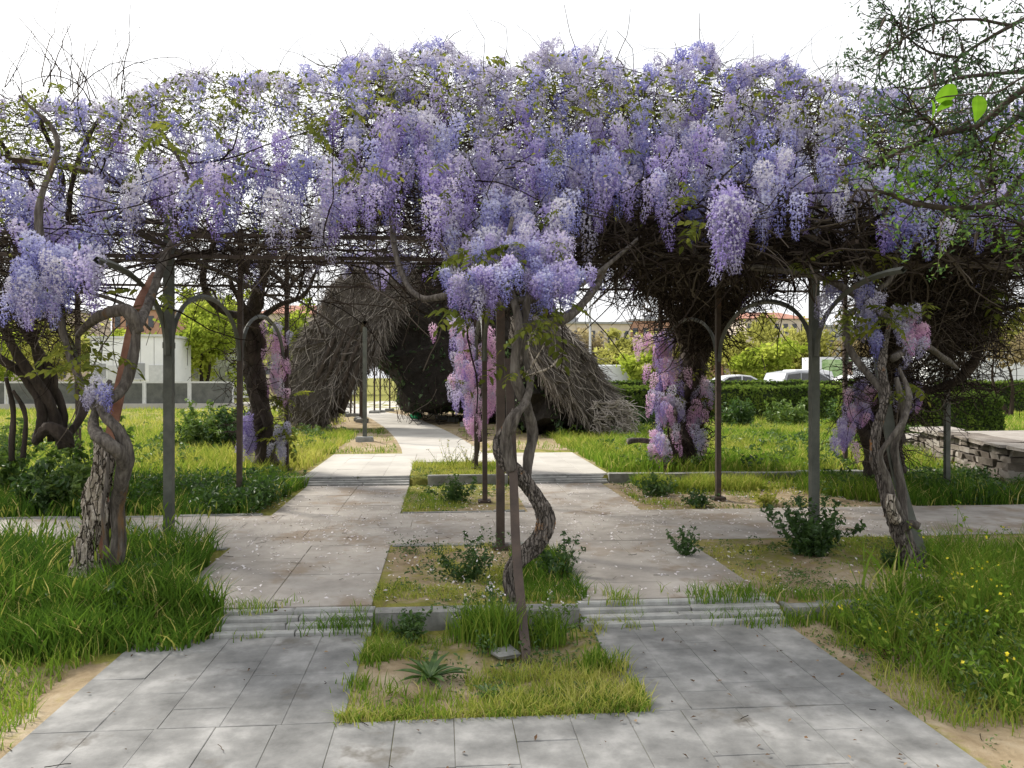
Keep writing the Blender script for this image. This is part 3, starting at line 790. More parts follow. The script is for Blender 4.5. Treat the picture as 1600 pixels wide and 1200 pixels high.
SED = [(-2.15, .35), (-2.2, .75), (-2.1, .93), (-1.4, .98), (1.0, .95), (1.9, .80), (2.15, .62), (2.15, .33), (1.7, .25), (-1.7, .25)]
SEDC = [(-1.75, .94), (-1.0, 1.38), (-.3, 1.46), (.3, 1.40), (1.15, .93)]
SEDP = [[(-1.35, .99), (-.88, 1.32), (-.25, 1.38), (-.25, .99)], [(-.17, .99), (-.17, 1.38), (.25, 1.33), (.88, .99)]]
EST = [(-2.25, .35), (-2.32, .8), (-2.28, 1.02), (1.1, 1.02), (2.0, .9), (2.3, .7), (2.3, .35), (1.8, .26), (-1.8, .26)]
ESTC = [(-2.22, 1.0), (-2.0, 1.55), (-1.2, 1.66), (.1, 1.62), (1.3, 1.0)]
ESTP = [[(-2.0, 1.08), (-1.85, 1.47), (-1.1, 1.54), (-1.1, 1.08)], [(-1.02, 1.08), (-1.02, 1.54), (-.15, 1.53), (-.15, 1.08)], [(-.07, 1.08), (-.07, 1.52), (.15, 1.50), (1.0, 1.08)]]
vehicle("parked_car", (bx(1157, 41), 41, .225), 0.0, "white saloon car parked beyond the hedge, left of the estate car", "car", SED, .87, SEDC, (-1.35, 1.35), M["car_white"], panes=SEDP)
vehicle("parked_car", (bx(1236, 44), 44, .225), math.pi, "tall white people carrier parked behind the grey estate car", "car", EST, .92, [(x, z * 1.08 if z > 1.1 else z) for x, z in ESTC], (-1.4, 1.45), M["car_white"], panes=ESTP)
vehicle("parked_car", (bx(1262, 40.5), 40.5, .225), 0.25, "grey estate car parked before the white people carrier", "car", EST, .9, ESTC, (-1.4, 1.45), M["car_grey"], panes=ESTP)
vehicle("parked_car", (bx(1330, 40), 40, .225), math.pi + .1, "white saloon car parked beneath the poster trailer", "car", SED, .87, SEDC, (-1.35, 1.35), M["car_white"], panes=SEDP)
VAN = [(-2.9, .4), (-2.95, 2.35), (-2.8, 2.5), (1.2, 2.5), (1.6, 2.35), (2.15, 1.45), (2.85, 1.2), (2.95, .9), (2.95, .4), (2.3, .3), (-2.3, .3)]
VANP = [[(.55, 1.45), (.55, 2.1), (1.45, 2.1), (1.9, 1.45)]]
vehicle("van", (bx(1546, 34), 35, .225), 0.0, "large white van parked beyond the hedge behind the box hedge", "van", VAN, 1.0, None, (-1.9, 1.9), M["car_white"], R=.36, panes=[[(x, z) for x, z in VANP[0]]])
vehicle("van", (bx(955, 52), 52, .225), 0.0, "small white van at the far end of the car park behind the lamp post", "van", [(x * .85, z * .85) for x, z in VAN], .9, None, (-1.6, 1.6), M["car_white"], R=.32)

# trailer with a printed poster on its side
tx, tyy = bx(1322, 46), 46
t = thing("trailer", (tx, tyy, .225), "white box trailer with a green and brown poster on its side", "trailer")
g = Geo(); box(g, (tx, tyy + 1, 1.75), (3.6, 2, 2.0)); g.build("body", M["white"], t)
g = Geo(); box(g, (tx, tyy + 1, .62), (3.8, 1.8, .2)); g.build("chassis", M["rubber"], t)
for sx in (-1, 1):
    for sy in (.1, 1.9):
        g = Geo(); th = np.linspace(0, 2 * math.pi, 17)[:-1]
        V = [(tx + sx * 1.0 + .33 * math.cos(a), tyy + sy + y, .56 + .33 * math.sin(a)) for y in (-.1, .1) for a in th]
        g.add(V, [np.array([(i, (i + 1) % 16, 16 + (i + 1) % 16, 16 + i) for i in range(16)]), np.array([list(range(16))]), np.array([list(range(16, 32))])])
        g.build("wheel", M["rubber"], t)
g = Geo(); box(g, (tx - .55, tyy - .02, 1.75), (1.9, .03, 1.7)); po = g.build("poster", M["poster_green"], t)
g = Geo(); g.add([(tx - .15, tyy - .042, .95), (tx + .38, tyy - .042, .95), (tx + .38, tyy - .042, 1.9), (tx + .22, tyy - .042, 2.2), (tx - .05, tyy - .042, 2.15), (tx - .1, tyy - .042, 1.7), (tx - .4, tyy - .042, 1.3)], [np.array([list(range(7))])]); g.build("printed_figure", M["poster_skin"], po)
g = Geo(); g.add([(tx - .08, tyy - .05, 2.1), (tx + .36, tyy - .05, 1.9), (tx + .38, tyy - .05, 2.5), (tx - .05, tyy - .05, 2.5)], [np.array([(0, 1, 2, 3)])]); g.build("printed_hair", M["poster_dark"], po)

# ------------------------------------------------------------------ hedges
def hedge(x0, x1, y, depth, z0, z1, n, label, ls=.05):
    t = thing("hedge", ((x0 + x1) / 2, y + depth / 2, z0), label, "hedge", "clipped hedges")
    g = Geo()
    nx, ny, nz = max(6, int((x1 - x0) / .35)), 4, 4
    def face(o, u, v, nu, nv, nrm):
        U, W = np.meshgrid(np.linspace(0, 1, nu + 1), np.linspace(0, 1, nv + 1))
        P = np.asarray(o) + U[..., None] * np.asarray(u) + W[..., None] * np.asarray(v)
        P = P + np.asarray(nrm) * ((vnoise(P[..., 0] + P[..., 2], P[..., 1] + P[..., 2] * .7, 2.5, 5) - .5) * .12 - .03)[..., None]
        i = np.arange(nv)[:, None] * (nu + 1) + np.arange(nu)[None, :]
        g.add(P.reshape(-1, 3), np.stack([i, i + 1, i + nu + 2, i + nu + 1], -1).reshape(-1, 4))
    X, Yd, H = x1 - x0, depth, z1 - z0
    fl = [((x0, y, z0), (X, 0, 0), (0, 0, H), nx, nz, (0, -1, 0)), ((x0, y + Yd, z0), (X, 0, 0), (0, 0, H), nx, nz, (0, 1, 0)), ((x0, y, z1), (X, 0, 0), (0, Yd, 0), nx, ny, (0, 0, 1)),
          ((x0, y, z0), (0, Yd, 0), (0, 0, H), ny, nz, (-1, 0, 0)), ((x1, y, z0), (0, Yd, 0), (0, 0, H), ny, nz, (1, 0, 0))]
    for q in fl: face(*q)
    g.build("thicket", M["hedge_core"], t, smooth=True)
    g = Geo(); areas = np.array([np.linalg.norm(np.cross(q[1], q[2])) for q in fl]); areas = areas / areas.sum()
    for q, ar in zip(fl, areas):
        k = int(n * ar); P = np.asarray(q[0]) + rng.random((k, 1)) * np.asarray(q[1]) + rng.random((k, 1)) * np.asarray(q[2])
        nr = np.asarray(q[5], float)
        P = P + nr * ((vnoise(P[:, 0] + P[:, 2], P[:, 1] + P[:, 2] * .7, 2.5, 5) - .5) * .12 + rng.normal(.0, .035, k))[:, None]
        quads(g, P, nr + rng.normal(0, .6, (k, 3)), ls * (.6 + .7 * rng.random(k)), np.clip(.35 * rng.random(k) + .55 * vnoise(P[:, 0], P[:, 2] + P[:, 1], 1.8, 4), 0, 1))
    tag(g.build("foliage", M["hedge"], t), kind="stuff")
    return t
hedge(bx(955, 25), bx(1345, 25), 25, 1.1, Z3, bz(607, 25), 16000, "long clipped hedge crossing behind the right posts")
hedge(bx(930, 36), bx(1345, 36), 36, .8, Z3, bz(599, 36) + .05, 8000, "low thin hedge in front of the parked cars", .07)
hedge(bx(1482, 30), bx(1800, 30), 30, 1.0, Z3, bz(598, 30), 9000, "clipped hedge in front of the large white van", .06)
hedge(bx(1355, 18.6), bx(1558, 18.6), 18.4, 1.6, Z3, bz(622, 18.6), 14000, "square clipped box hedge behind the stone wall", .04)

# ------------------------------------------------------------------ dry stone wall
sw = thing("stone_wall", (8.6, 12.0, Z3), "low dry stone wall with flat capping stones at the lawn edge", "wall")
wa, wb = np.array((8.62, 14.4)), np.array((7.35, 9.6))
wd = (wb - wa); WL = np.linalg.norm(wd); wd = wd / WL; wnr = np.array((wd[1], -wd[0]))
if wnr[0] > 0: wnr = -wnr
wang = math.atan2(wd[1], wd[0])
for c_ in range(5):
    s = 0.0; hz = .092
    while s < WL:
        ln = random.uniform(.16, .46); e = min(s + ln, WL)
        if c_ >= 3 and s < WL * .22: s = e; continue
        p = wa + wd * (s + e) / 2 + wnr * (random.uniform(-.03, .035) - c_ * .012)
        g = Geo(); box(g, (p[0], p[1], Z3 + hz * (c_ + .5)), (e - s - .012, .30, hz - .012), rz=wang + random.uniform(-.04, .04), jit=.011)
        g.build("stone", M["stone"], sw); s = e
for k, (s0, wcap) in enumerate([(i * .62, .5) for i in range(int(WL / .62) + 1)]):
    ln = random.uniform(.56, .61); low = 2 * .092 if s0 < WL * .22 - .3 else 0
    p = wa + wd * (s0 + ln / 2) - wnr * .12
    g = Geo(); box(g, (p[0], p[1], Z3 + .46 + .03 - low), (ln, .62 + random.uniform(-.05, .08), .05), rz=wang + random.uniform(-.03, .03), jit=.012)
    g.build("capping_stone", M["stone"], sw)
# flagged terrace that the wall holds up, and a second short course behind it
g = Geo()
q0, q1 = wa - wnr * .3 + wd * 1.1, wb - wnr * .3
V = [(*q0, Z3 + .44), (*q1, Z3 + .44), (q1[0] + 5, q1[1] + .3, Z3 + .44), (q0[0] + 4.5, q0[1] + .3, Z3 + .44)]
V += [(x, y, Z3 - .02) for x, y, z in V]
g.add(V, np.array([(0, 1, 2, 3), (0, 4, 5, 1), (1, 5, 6, 2), (2, 6, 7, 3), (3, 7, 4, 0)]))
tag(g.build("terrace", M["stone"]), kind="structure")
sw2 = thing("stone_wall", (10.3, 14.9, Z3), "rough stone edging in front of the square box hedge", "wall")
for c_ in range(3):
    x = 8.7
    while x < 13.2:
        ln = random.uniform(.2, .6)
        g = Geo(); box(g, (x + ln / 2, 14.75 + random.uniform(-.04, .04) + c_ * .02, Z3 + .085 * (c_ + .5)), (ln - .012, .34, .075), rz=random.uniform(-.05, .05), jit=.012); g.build("stone", M["stone"], sw2); x += ln

# ------------------------------------------------------------------ trees beyond
def tree(px, Y, pt, wpx, mat, label, n=3500, pb=600, ls=.16, trunk=True, holes=.5, name="tree", stems=3, lob=9):
    x, zt = bx(px, Y), bz(pt, Y)
    R_ = wpx / 2 / F * Y; zb = max(Z3 + .5, bz(pb, Y))
    t = thing(name, (x, Y, Z3), label, "tree", "trees beyond the hedges and the fence")
    g = Geo()
    H = zt - Z3
    for k in range(stems):
        top = np.array((x + random.uniform(-.5, .5) * R_, Y + random.uniform(-.5, .5) * R_, Z3 + H * random.uniform(.65, .85)))
        b0 = np.array((x + random.uniform(-.1, .1) * R_, Y + random.uniform(-.1, .1), Z3 - .05))
        mid = (b0 + top) / 2 + rng.normal(0, .06 * H, 3) * (1, 1, 0)
        P = spline([b0, mid, top], 10)
        tubes(g, [P], [np.linspace(.018 * H + .03, .012, 10)], 6, .5)
        for j in range(5):
            s = P[random.randint(3, 8)]; d = rng.normal(0, 1, 3); d[2] = abs(d[2]) + .4
            tubes(g, walk(s[None], d[None], 7, H * .07, .15, .1), [np.linspace(.007 * H, .006, 7)], 4, .4)
    g.build("trunk", M["twig"], t)
    g = Geo(); cz = (zt + zb) / 2; hz = (zt - zb) / 2
    cl = rng.normal(0, 1, (lob, 3)); cl /= np.linalg.norm(cl, axis=1, keepdims=True); cl *= (rng.random((lob, 1)) ** .5) * .62
    sub = cl[rng.integers(0, lob, 60)] + rng.normal(0, .26, (60, 3))
    w = rng.integers(0, 60, n)
    n = int(n * 1.7)
    w = rng.integers(0, 60, n)
    P = sub[w] + rng.normal(0, .095, (n, 3)) * (.5 + rng.random((60, 1)) * 1.1)[w]
    tint_ = (rng.random(60) * .7)[w] + .3 * rng.random(n)
    P = np.array((x, Y, cz)) + P * np.array((R_ * 1.05, R_ * 1.05, hz * 1.05))
    P[:, 2] = np.clip(P[:, 2], Z3 + .3, None)
    quads(g, P, rng.normal(0, 1, (n, 3)), ls * (.5 + rng.random(n)), tint_)
    g.build("crown", M[mat], t)
    return t
tree(60, 62, 490, 240, "crown_olive", "pale olive tree behind the fence at the far left", 3500)
tree(190, 66, 505, 130, "crown", "small green tree behind the white cabins", 2500)
tree(318, 50, 452, 140, "crown", "bright green willow behind the fence between the two left posts", 6000, pb=604, ls=.14)
tree(372, 56, 468, 90, "crown", "narrower green willow touching the left side of the shaded second post", 3500)
tree(452, 60, 480, 80, "crown", "bright green tree before the red roofed house", 2600)
tree(258, 47, 548, 70, "crown_brown", "small bare whitish tree in front of the cabins", 900, ls=.09)
tree(868, 60, 530, 90, "crown", "green tree peeping over the right brush mound", 2600)
tree(975, 58, 505, 130, "crown_olive", "olive budding tree right of the thin lamp post", 4500)
tree(1010, 50, 545, 90, "crown", "fresh green tree low behind the long hedge left of the pink trunk", 3000)
tree(920, 70, 515, 90, "crown_brown", "brown budding tree behind the thin lamp post", 2500)
tree(1165, 62, 510, 120, "crown_olive", "olive tree behind the white saloon car", 4500)
tree(1186, 75, 478, 60, "crown_olive", "tall dark topped tree behind the parked cars", 2200)
tree(1205, 52, 528, 100, "crown", "lime green tree above the white saloon car", 3800)
tree(1262, 70, 500, 110, "crown_olive", "olive tree above the grey estate car", 4500)
tree(1080, 72, 500, 120, "crown_olive", "olive tree hidden behind the dark flowering trunk", 3000)
tree(1350, 72, 505, 140, "crown_brown", "brown budding tree above the poster trailer", 3200)
tree(1470, 66, 500, 150, "crown_olive", "olive tree above the large white van", 3500)
tree(1590, 60, 470, 130, "crown_olive", "olive brown tree at the far right behind the van", 3500)
tree(1700, 55, 450, 200, "crown", "broad green tree beyond the far right hedge", 3500)
tree(-60, 55, 480, 200, "crown", "broad green tree at the left end of the fence", 3500)
tree(690, 75, 520, 200, "crown", "green tree behind the dark tunnel", 3000)
tree(1577, 26, 505, 110, "crown_brown", "slim pinkish leafed young tree in front of the large white van", 1000, pb=575, ls=.06, stems=2)
#PART3
# ------------------------------------------------------------------ steel pergola
COLS = {0: bx(264, 6.95), 1: bx(782, 6.95), 2: bx(1272, 6.95), 3: bx(1480, 9.5), -1: -5.25}
ROWS = {1: 6.95, 2: 9.5, 3: 12.05}
perg = thing("pergola", (0.5, 9.5, Z2), "large grey steel pergola frame with arches that carries the wisteria", "pergola")
PB = .042
def bar(pts, w, mat, name, par, d=None):
    P = np.asarray(pts, float)
    g = Geo(); tubes(g, [P], [np.full(len(P), w * 1.414)], 4, .5)
    return g.build(name, mat, par)
def hbar(a, b, w, h, name, mat, par):
    a = np.asarray(a, float); b = np.asarray(b, float); c = (a + b) / 2; d = b - a
    g = Geo(); box(g, c, (np.linalg.norm(d), w, h), rz=math.atan2(d[1], d[0])); return g.build(name, mat, par)
for r, Y in ROWS.items():
    for c, X in COLS.items():
        if (r, c) in ((1, 3), (1, -1)) : continue
        zb = float(gz(Y))
        if r == 2: X = {0: bx(375, 9.5), 1: bx(757, 9.5), 2: bx(1122, 9.5), 3: bx(1480, 9.5), -1: -5.25}[c]
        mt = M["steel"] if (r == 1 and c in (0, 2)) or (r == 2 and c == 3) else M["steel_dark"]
        g = Geo(); box(g, (X, Y, (zb - .1 + 3.3) / 2), (*((.072, .072) if r == 1 else (.058, .058)), 3.3 - zb + .1), tilt=(random.gauss(0, .004), random.gauss(0, .004), 0)); p = g.build("post", mt, perg)
        g = Geo(); box(g, (X, Y, zb + .02), (.15, .15, .03)); g.build("base_plate", M["steel_dark"], p)
        for k_ in (1.45, 1.86):
            g = Geo(); box(g, (X, Y, k_), (*((.080, .080) if r == 1 else (.066, .066)), .05)); g.build("collar", mt, p)
    for z in ((2.78, 2.60) if r == 1 else (2.92,)):
        hbar((-7.5, Y - .06, z), (8.5, Y - .06, z), .03, .032, "crossbar", M["steel_dark"], perg)
    # roof hoops between neighbouring columns
    for a, b in ((-1, 0), (0, 1), (1, 2), (2, 3)):
        xa, xb = COLS[a], COLS[b]; t_ = np.linspace(0, math.pi, 17)
        P = np.stack([(xa + xb) / 2 - np.cos(t_) * (xb - xa) / 2, np.full(17, Y + .05), 2.8 + .62 * np.sin(t_)], 1)
        bar(P, .025, M["steel_dark"], "roof_hoop", perg)
def xcol(c, Y):
    x1 = COLS[c]; x2 = {0: bx(375, 9.5), 1: bx(757, 9.5), 2: bx(1122, 9.5), 3: bx(1480, 9.5), -1: -5.25}[c]
    return x1 + (x2 - x1) * np.clip((np.asarray(Y) - 6.95) / 2.55, 0, 1)
for c in COLS:
    for ya, yb in ((4.5, 6.95), (6.95, 9.5), (9.5, 12.05)):
        if c in (3, -1) and ya < 6: continue
        t_ = np.linspace(0, math.pi, 21)
        if ya < 6 and c == 1: continue
        if ya < 6: t_ = t_[9:]
        Yc = (ya + yb) / 2 - np.cos(t_) * (yb - ya - .10) / 2
        P = np.stack([xcol(c, Yc), Yc, 1.78 + .60 * np.sin(t_) ** .85], 1)
        bar(P, .018, M["steel"], "arch", perg)
    hbar((xcol(c, 6.95), 6.2, 2.69), (xcol(c, 9.5), 9.5, 2.69), .03, .032, "rail", M["steel_dark"], perg)
    hbar((xcol(c, 9.5), 9.5, 2.69), (xcol(c, 9.5), 12.2, 2.69), .03, .032, "rail", M["steel_dark"], perg)

def pp(*pts): return np.array([atY(*p) for p in pts])

def flat_bar(pts, w, th, label, mat):
    P = spline(pts, 14); n = len(P)
    t = tag(bpy.data.objects.new("steel_bar", None), label, "steel bar", "leaning front posts of the pergola"); C.objects.link(t); t.location = P[0]
    g = Geo(); L = []
    for p in P:
        for sx, sy in ((-1, -1), (1, -1), (1, 1), (-1, 1)): L.append(p + np.array((sx * w / 2, sy * th / 2, 0)))
    i = np.arange(n - 1)[:, None] * 4; k = np.arange(4)[None, :]
    g.add(L, [np.stack([i + k, i + (k + 1) % 4, i + 4 + (k + 1) % 4, i + 4 + k], -1).reshape(-1, 4), np.array([(3, 2, 1, 0)]), np.array([tuple(range(4 * n - 4, 4 * n))])])
    g.build("bar", mat, t)
flat_bar(np.vstack([atY(824, 1036, 4.5)[None], pp((817, 975, 4.66), (811, 910, 4.82), (806, 850, 4.97), (802, 740, 5.25), (794, 560, 5.6))]), .055, .03, "rusty bar leaning out of the middle bed beside the S shaped vine", M["steel_dark"])
flat_bar(pp((166, 872, 5.95), (160, 790, 5.95), (172, 690, 5.95), (195, 570, 6.05), (216, 480, 6.2), (246, 425, 6.5)), .075, .03, "reddish leaning bar wrapped by the flaking vine trunk", M["rust"])
flat_bar(pp((1462, 925, 5.95), (1428, 830, 6.0), (1402, 740, 6.05), (1385, 640, 6.1), (1368, 520, 6.3)), .085, .03, "grey leaning bar held by the twisted grey vine trunk", M["steel"])

# ------------------------------------------------------------------ wisteria pieces shared by all the vines
def raceme_mesh(L, mat, seed, width=1.0, florets=None):
    r_ = np.random.default_rng(seed)
    g = Geo(); n = florets or int(85 + L * 210)
    t = (np.arange(n) + r_.random(n)) / n
    ang = np.arange(n) * 2.399 + r_.normal(0, .35, n)
    rad = width * (.058 * (1 - t) ** .55 + .010) * (.75 + .5 * r_.random(n)) * np.minimum(1, .5 + t * 5)
    z = -L * (t ** 1.02) + r_.normal(0, .012, n)
    sway = np.stack([.06 * L * np.sin(2.2 * t + seed), .06 * L * np.cos(2.6 * t + 2 * seed)], 1)
    c = np.stack([np.cos(ang) * rad + sway[:, 0], np.sin(ang) * rad + sway[:, 1], z], 1)
    out = np.stack([np.cos(ang), np.sin(ang), np.full(n, -.25)], 1) + r_.normal(0, .30, (n, 3)); out /= np.linalg.norm(out, axis=1, keepdims=True)
    up = np.array((0, 0, 1.0)) - out * out[:, 2:3]; up /= np.linalg.norm(up, axis=1, keepdims=True); sd = np.cross(out, up)
    s = (.0155 * (1 - .58 * t) * (.8 + .4 * r_.random(n)))[:, None]
    # banner petal: two halves folded back; keel: a darker folded pair below
    b0 = c - up * s * .2
    V = np.stack([b0, b0 + sd * s + up * s * .5 - out * s * .35, b0 + up * s * 1.5, b0 - sd * s + up * s * .5 - out * s * .35,
                  b0 + out * s * 1.25 - up * s * .4, b0 + sd * s * .5 + out * s * .5 - up * s * .8, b0 - sd * s * .5 + out * s * .5 - up * s * .8], 1)
    i = np.arange(n)[:, None] * 7
    T3 = np.concatenate([i + np.array([[0, 1, 2]]), i + np.array([[0, 2, 3]]), i + np.array([[0, 4, 5]]), i + np.array([[0, 6, 4]])])
    base = np.clip(.06 + .58 * t + r_.normal(0, .10, n), 0, 1)
    a = np.stack([base, base * .75, base * .6, base * .75, base + .30, base + .22, base + .22], 1)
    g.add(V.reshape(-1, 3), T3, np.clip(a, 0, 1).ravel())
    st = np.column_stack([.06 * L * np.sin(2.2 * np.linspace(0, 1, 6) + seed), .06 * L * np.cos(2.6 * np.linspace(0, 1, 6) + 2 * seed), np.linspace(.05, -L, 6)])
    tubes(g, [st], [np.full(6, .0022)], 3, .3)
    return g.mesh("raceme", M[mat])
RAC = {k: [raceme_mesh(L, k, 10 * j + hash(k) % 7 * 0 + j, .85 + .10 * j) for j, L in enumerate((.18, .25, .31, .38, .46))] for k in ("violet", "blue", "pale", "pink")}

def leaf_spray_mesh(seed, nl=11, L=.26, mat="wleaf", wide=.30):
    """one compound leaf: a rachis with paired pointed leaflets"""
    r_ = np.random.default_rng(seed); g = Geo()
    ts = np.linspace(0, 1, 8); P = np.stack([ts * L, .10 * L * np.sin(ts * 2 + seed), -.45 * L * ts ** 2], 1)
    tubes(g, [P], [np.linspace(.0025, .001, 8)], 3, .3)
    k = 0
    for j in range(nl):
        u = .22 + .78 * (j // 2) / ((nl - 1) // 2); sg = 1 if j % 2 else -1
        p = np.array([np.interp(u, ts, P[:, q]) for q in range(3)])
        end = j == nl - 1
        d = np.array((1, 0, -.5)) if end else np.array((.45, sg, -.45 + r_.normal(0, .2))); d /= np.linalg.norm(d)
        l = L * (.34 - .10 * abs(u - .6)) * r_.uniform(.85, 1.1); w = l * wide
        s_ = np.cross(d, (0, 0, 1)); s_ /= np.linalg.norm(s_); n_ = np.cross(s_, d)
        V = [p, p + d * l * .35 + s_ * w * .9 + n_ * w * .25, p + d * l * .7 + s_ * w * .65 + n_ * w * .1 - (0, 0, l * .08), p + d * l - np.array((0, 0, l * .2)), p + d * l * .7 - s_ * w * .65 + n_ * w * .1 - (0, 0, l * .08), p + d * l * .35 - s_ * w * .9 + n_ * w * .25, p + d * l * .5 - (0, 0, l * .02)]
        g.add(V, np.array([(0, 1, 6), (1, 2, 6), (2, 3, 6), (3, 4, 6), (4, 5, 6), (5, 0, 6)]), r_.uniform(.3, .9))
    return g.mesh("leaf", M[mat])
SPRAY = [leaf_spray_mesh(s, 9 + 2 * (s % 2), .20 + .03 * s) for s in range(4)]

VINES = {}
def vine(key, loc, label):
    VINES[key] = dict(root=thing("wisteria_vine", loc, label, "wisteria vine", "wisteria vines on the pergola"), n=0, extra=[], leaves=0)
    return VINES[key]["root"]
LIM = 298
def hang(key, pos, kind, size=None, sc=None, tilt=.10):
    v = VINES[key]; j = random.choices(range(5), (2, 3, 3, 2, 1))[0] if size is None else size
    me = RAC[kind][j]; sc = sc or random.uniform(.72, 1.18)
    rot = (random.gauss(0, tilt), random.gauss(0, tilt), random.uniform(0, 6.28))
    if v["n"] < LIM:
        place("raceme", me, v["root"], pos, rot, sc); v["n"] += 1
    else: v["extra"].append((me, pos, rot, sc))
def leaf(key, pos, sc=1.0, rz=None, droop=0.0):
    v = VINES[key]
    place("leaf", random.choice(SPRAY), v["root"], pos, (random.gauss(0, .3), random.gauss(droop, .3), random.uniform(0, 6.28) if rz is None else rz), sc * random.uniform(.75, 1.2)); v["leaves"] += 1
def limb(key, pts, rad, name="branch", mat=None, **kw):
    mat = mat or ("bark" if name == "trunk" else "bark_smooth"); rad = [r_ * {"R": .84, "L": .86, "C": .92}.get(key, 1) for r_ in rad]
    g = Geo(); P = bark(g, pts, rad, **kw)
    return g.build(name, M[mat], VINES[key]["root"], smooth=True)

# --- the three front vines
vine("L", (gnd(142, 915, Z2)[0], 5.6, Z2), "vine with pale flaking bark at the left front, wound round a reddish bar")
Yv = 5.6
limb("L", pp((148, 945, Yv), (140, 920, Yv), (132, 895, Yv), (131, 860, Yv), (146, 815, Yv), (152, 775, Yv + .02), (160, 735, Yv), (158, 700, Yv + .05), (150, 668, Yv + .1)), (.135, .125, .108, .088, .078, .076, .07, .058, .04), "trunk", "bark_pale", n=170, sides=52, ridge=8, twist=.3, rough=.36, seed=1, lump=.06)
limb("L", pp((180, 880, Yv + .1), (186, 840, Yv + .1), (184, 790, Yv + .08), (193, 740, Yv - .02), (196, 705, Yv - .06), (184, 672, Yv - .08), (165, 650, Yv - .05), (158, 625, Yv + .05), (172, 595, Yv + .15)), (.065, .06, .058, .055, .052, .048, .042, .036, .018), "stem", n=70, sides=16, seed=2, lump=.08)
limb("L", pp((168, 880, Yv + .2), (174, 800, Yv + .16), (190, 765, Yv + .06), (189, 715, Yv - .1), (166, 690, Yv - .16), (148, 672, Yv - .08), (152, 640, Yv + .06), (190, 610, Yv + .2), (206, 565, Yv + .25), (213, 512, Yv + .25)), (.045, .045, .045, .05, .052, .045, .04, .04, .045, .042), "stem", n=80, sides=16, seed=3, lump=.08)
limb("L", pp((214, 520, Yv + .25), (205, 492, Yv + .22), (192, 484, Yv + .25), (165, 490, Yv + .3), (140, 505, Yv + .4), (120, 525, Yv + .5)), (.05, .06, .05, .045, .04, .02), "dead_branch", seed=4, n=40)
limb("L", pp((176, 905, Yv + .02), (166, 860, Yv - .12), (160, 800, Yv - .13), (166, 760, Yv - .12), (170, 715, Yv - .12)), (.018, .016, .014, .014, .012), "stem", seed=5, n=40, sides=8, rough=.05)
limb("L", pp((100, 453, Yv + .6), (150, 460, 6.2), (200, 480, 6.3), (235, 515, 6.6)), (.012, .018, .018, .012), "branch", seed=6, n=30, sides=8)
limb("L", pp((213, 512, Yv + .25), (240, 455, 6.3), (262, 390, 6.5), (300, 330, 6.6), (280, 250, 6.5), (240, 190, 6.4)), (.045, .04, .035, .03, .022, .012), seed=7, n=60, sides=10)
limb("L", pp((150, 640, Yv + .1), (110, 560, 6.0), (80, 440, 6.0), (60, 330, 6.0), (90, 220, 6.1), (30, 150, 6.1)), (.03, .03, .028, .03, .022, .012), seed=8, n=60, sides=10)

vine("C", (gnd(805, 935, Z2)[0], 5.3, Z2), "vine with the bare S shaped orange stained trunk in the middle bed")
Yv = 5.3
limb("C", pp((806, 955, Yv - .02), (796, 905, Yv), (806, 880, Yv), (836, 850, Yv), (853, 822, Yv), (851, 795, Yv), (832, 765, Yv + .02), (806, 738, Yv + .02), (784, 715, Yv + .05), (778, 692, Yv + .1), (792, 668, Yv + .1), (806, 640, Yv + .1)), (.046, .05, .055, .064, .064, .058, .053, .056, .052, .044, .036, .024), "trunk", n=190, sides=40, ridge=6, twist=1.2, rough=.28, seed=21, lump=.07)
limb("C", pp((822, 745, Yv + .1), (826, 715, Yv + .12), (832, 680, Yv + .12), (824, 640, Yv + .05), (808, 600, Yv), (806, 560, Yv), (812, 520, Yv + .02), (802, 470, Yv + .1), (785, 420, Yv + .2), (800, 340, 5.7)), (.034, .042, .042, .038, .038, .036, .034, .03, .026, .016), "stem", n=80, sides=16, seed=22)
limb("C", pp((800, 735, Yv - .04), (792, 700, Yv - .06), (795, 660, Yv - .1), (820, 630, Yv - .05), (828, 590, Yv + .05), (818, 540, Yv + .08), (822, 480, Yv + .1), (835, 420, 5.5)), (.038, .04, .034, .027, .028, .03, .027, .016), "stem", n=70, sides=14, seed=23)
limb("C", pp((786, 690, Yv), (800, 672, Yv - .1), (812, 645, Yv - .14), (826, 628, Yv - .1)), (.02, .022, .02, .012), "dead_branch", n=30, sides=8, seed=24)
limb("C", pp((815, 590, Yv), (840, 582, 5.1), (862, 572, 5.0), (880, 550, 5.0)), (.010, .009, .007, .004), "twig", "bark_pale", n=24, sides=6, seed=25)
limb("C", pp((822, 585, Yv), (838, 560, 5.2), (850, 540, 5.15)), (.009, .007, .004), "twig", "bark_pale", n=20, sides=6, seed=26)
limb("C", pp((812, 510, Yv + .05), (855, 505, 5.5), (895, 490, 5.7), (925, 455, 5.9), (948, 415, 6.1)), (.035, .04, .042, .034, .022), n=50, sides=12, seed=27)
limb("C", pp((790, 480, Yv + .1), (740, 455, 5.6), (660, 465, 6.0), (625, 420, 6.2), (612, 330, 6.4), (620, 240, 6.4)), (.025, .025, .025, .025, .025, .015), n=60, sides=10, seed=28)
limb("C", pp((800, 470, Yv + .1), (870, 460, 5.6), (930, 430, 5.9), (1000, 370, 6.2)), (.028, .025, .022, .015), n=40, sides=10, seed=29)

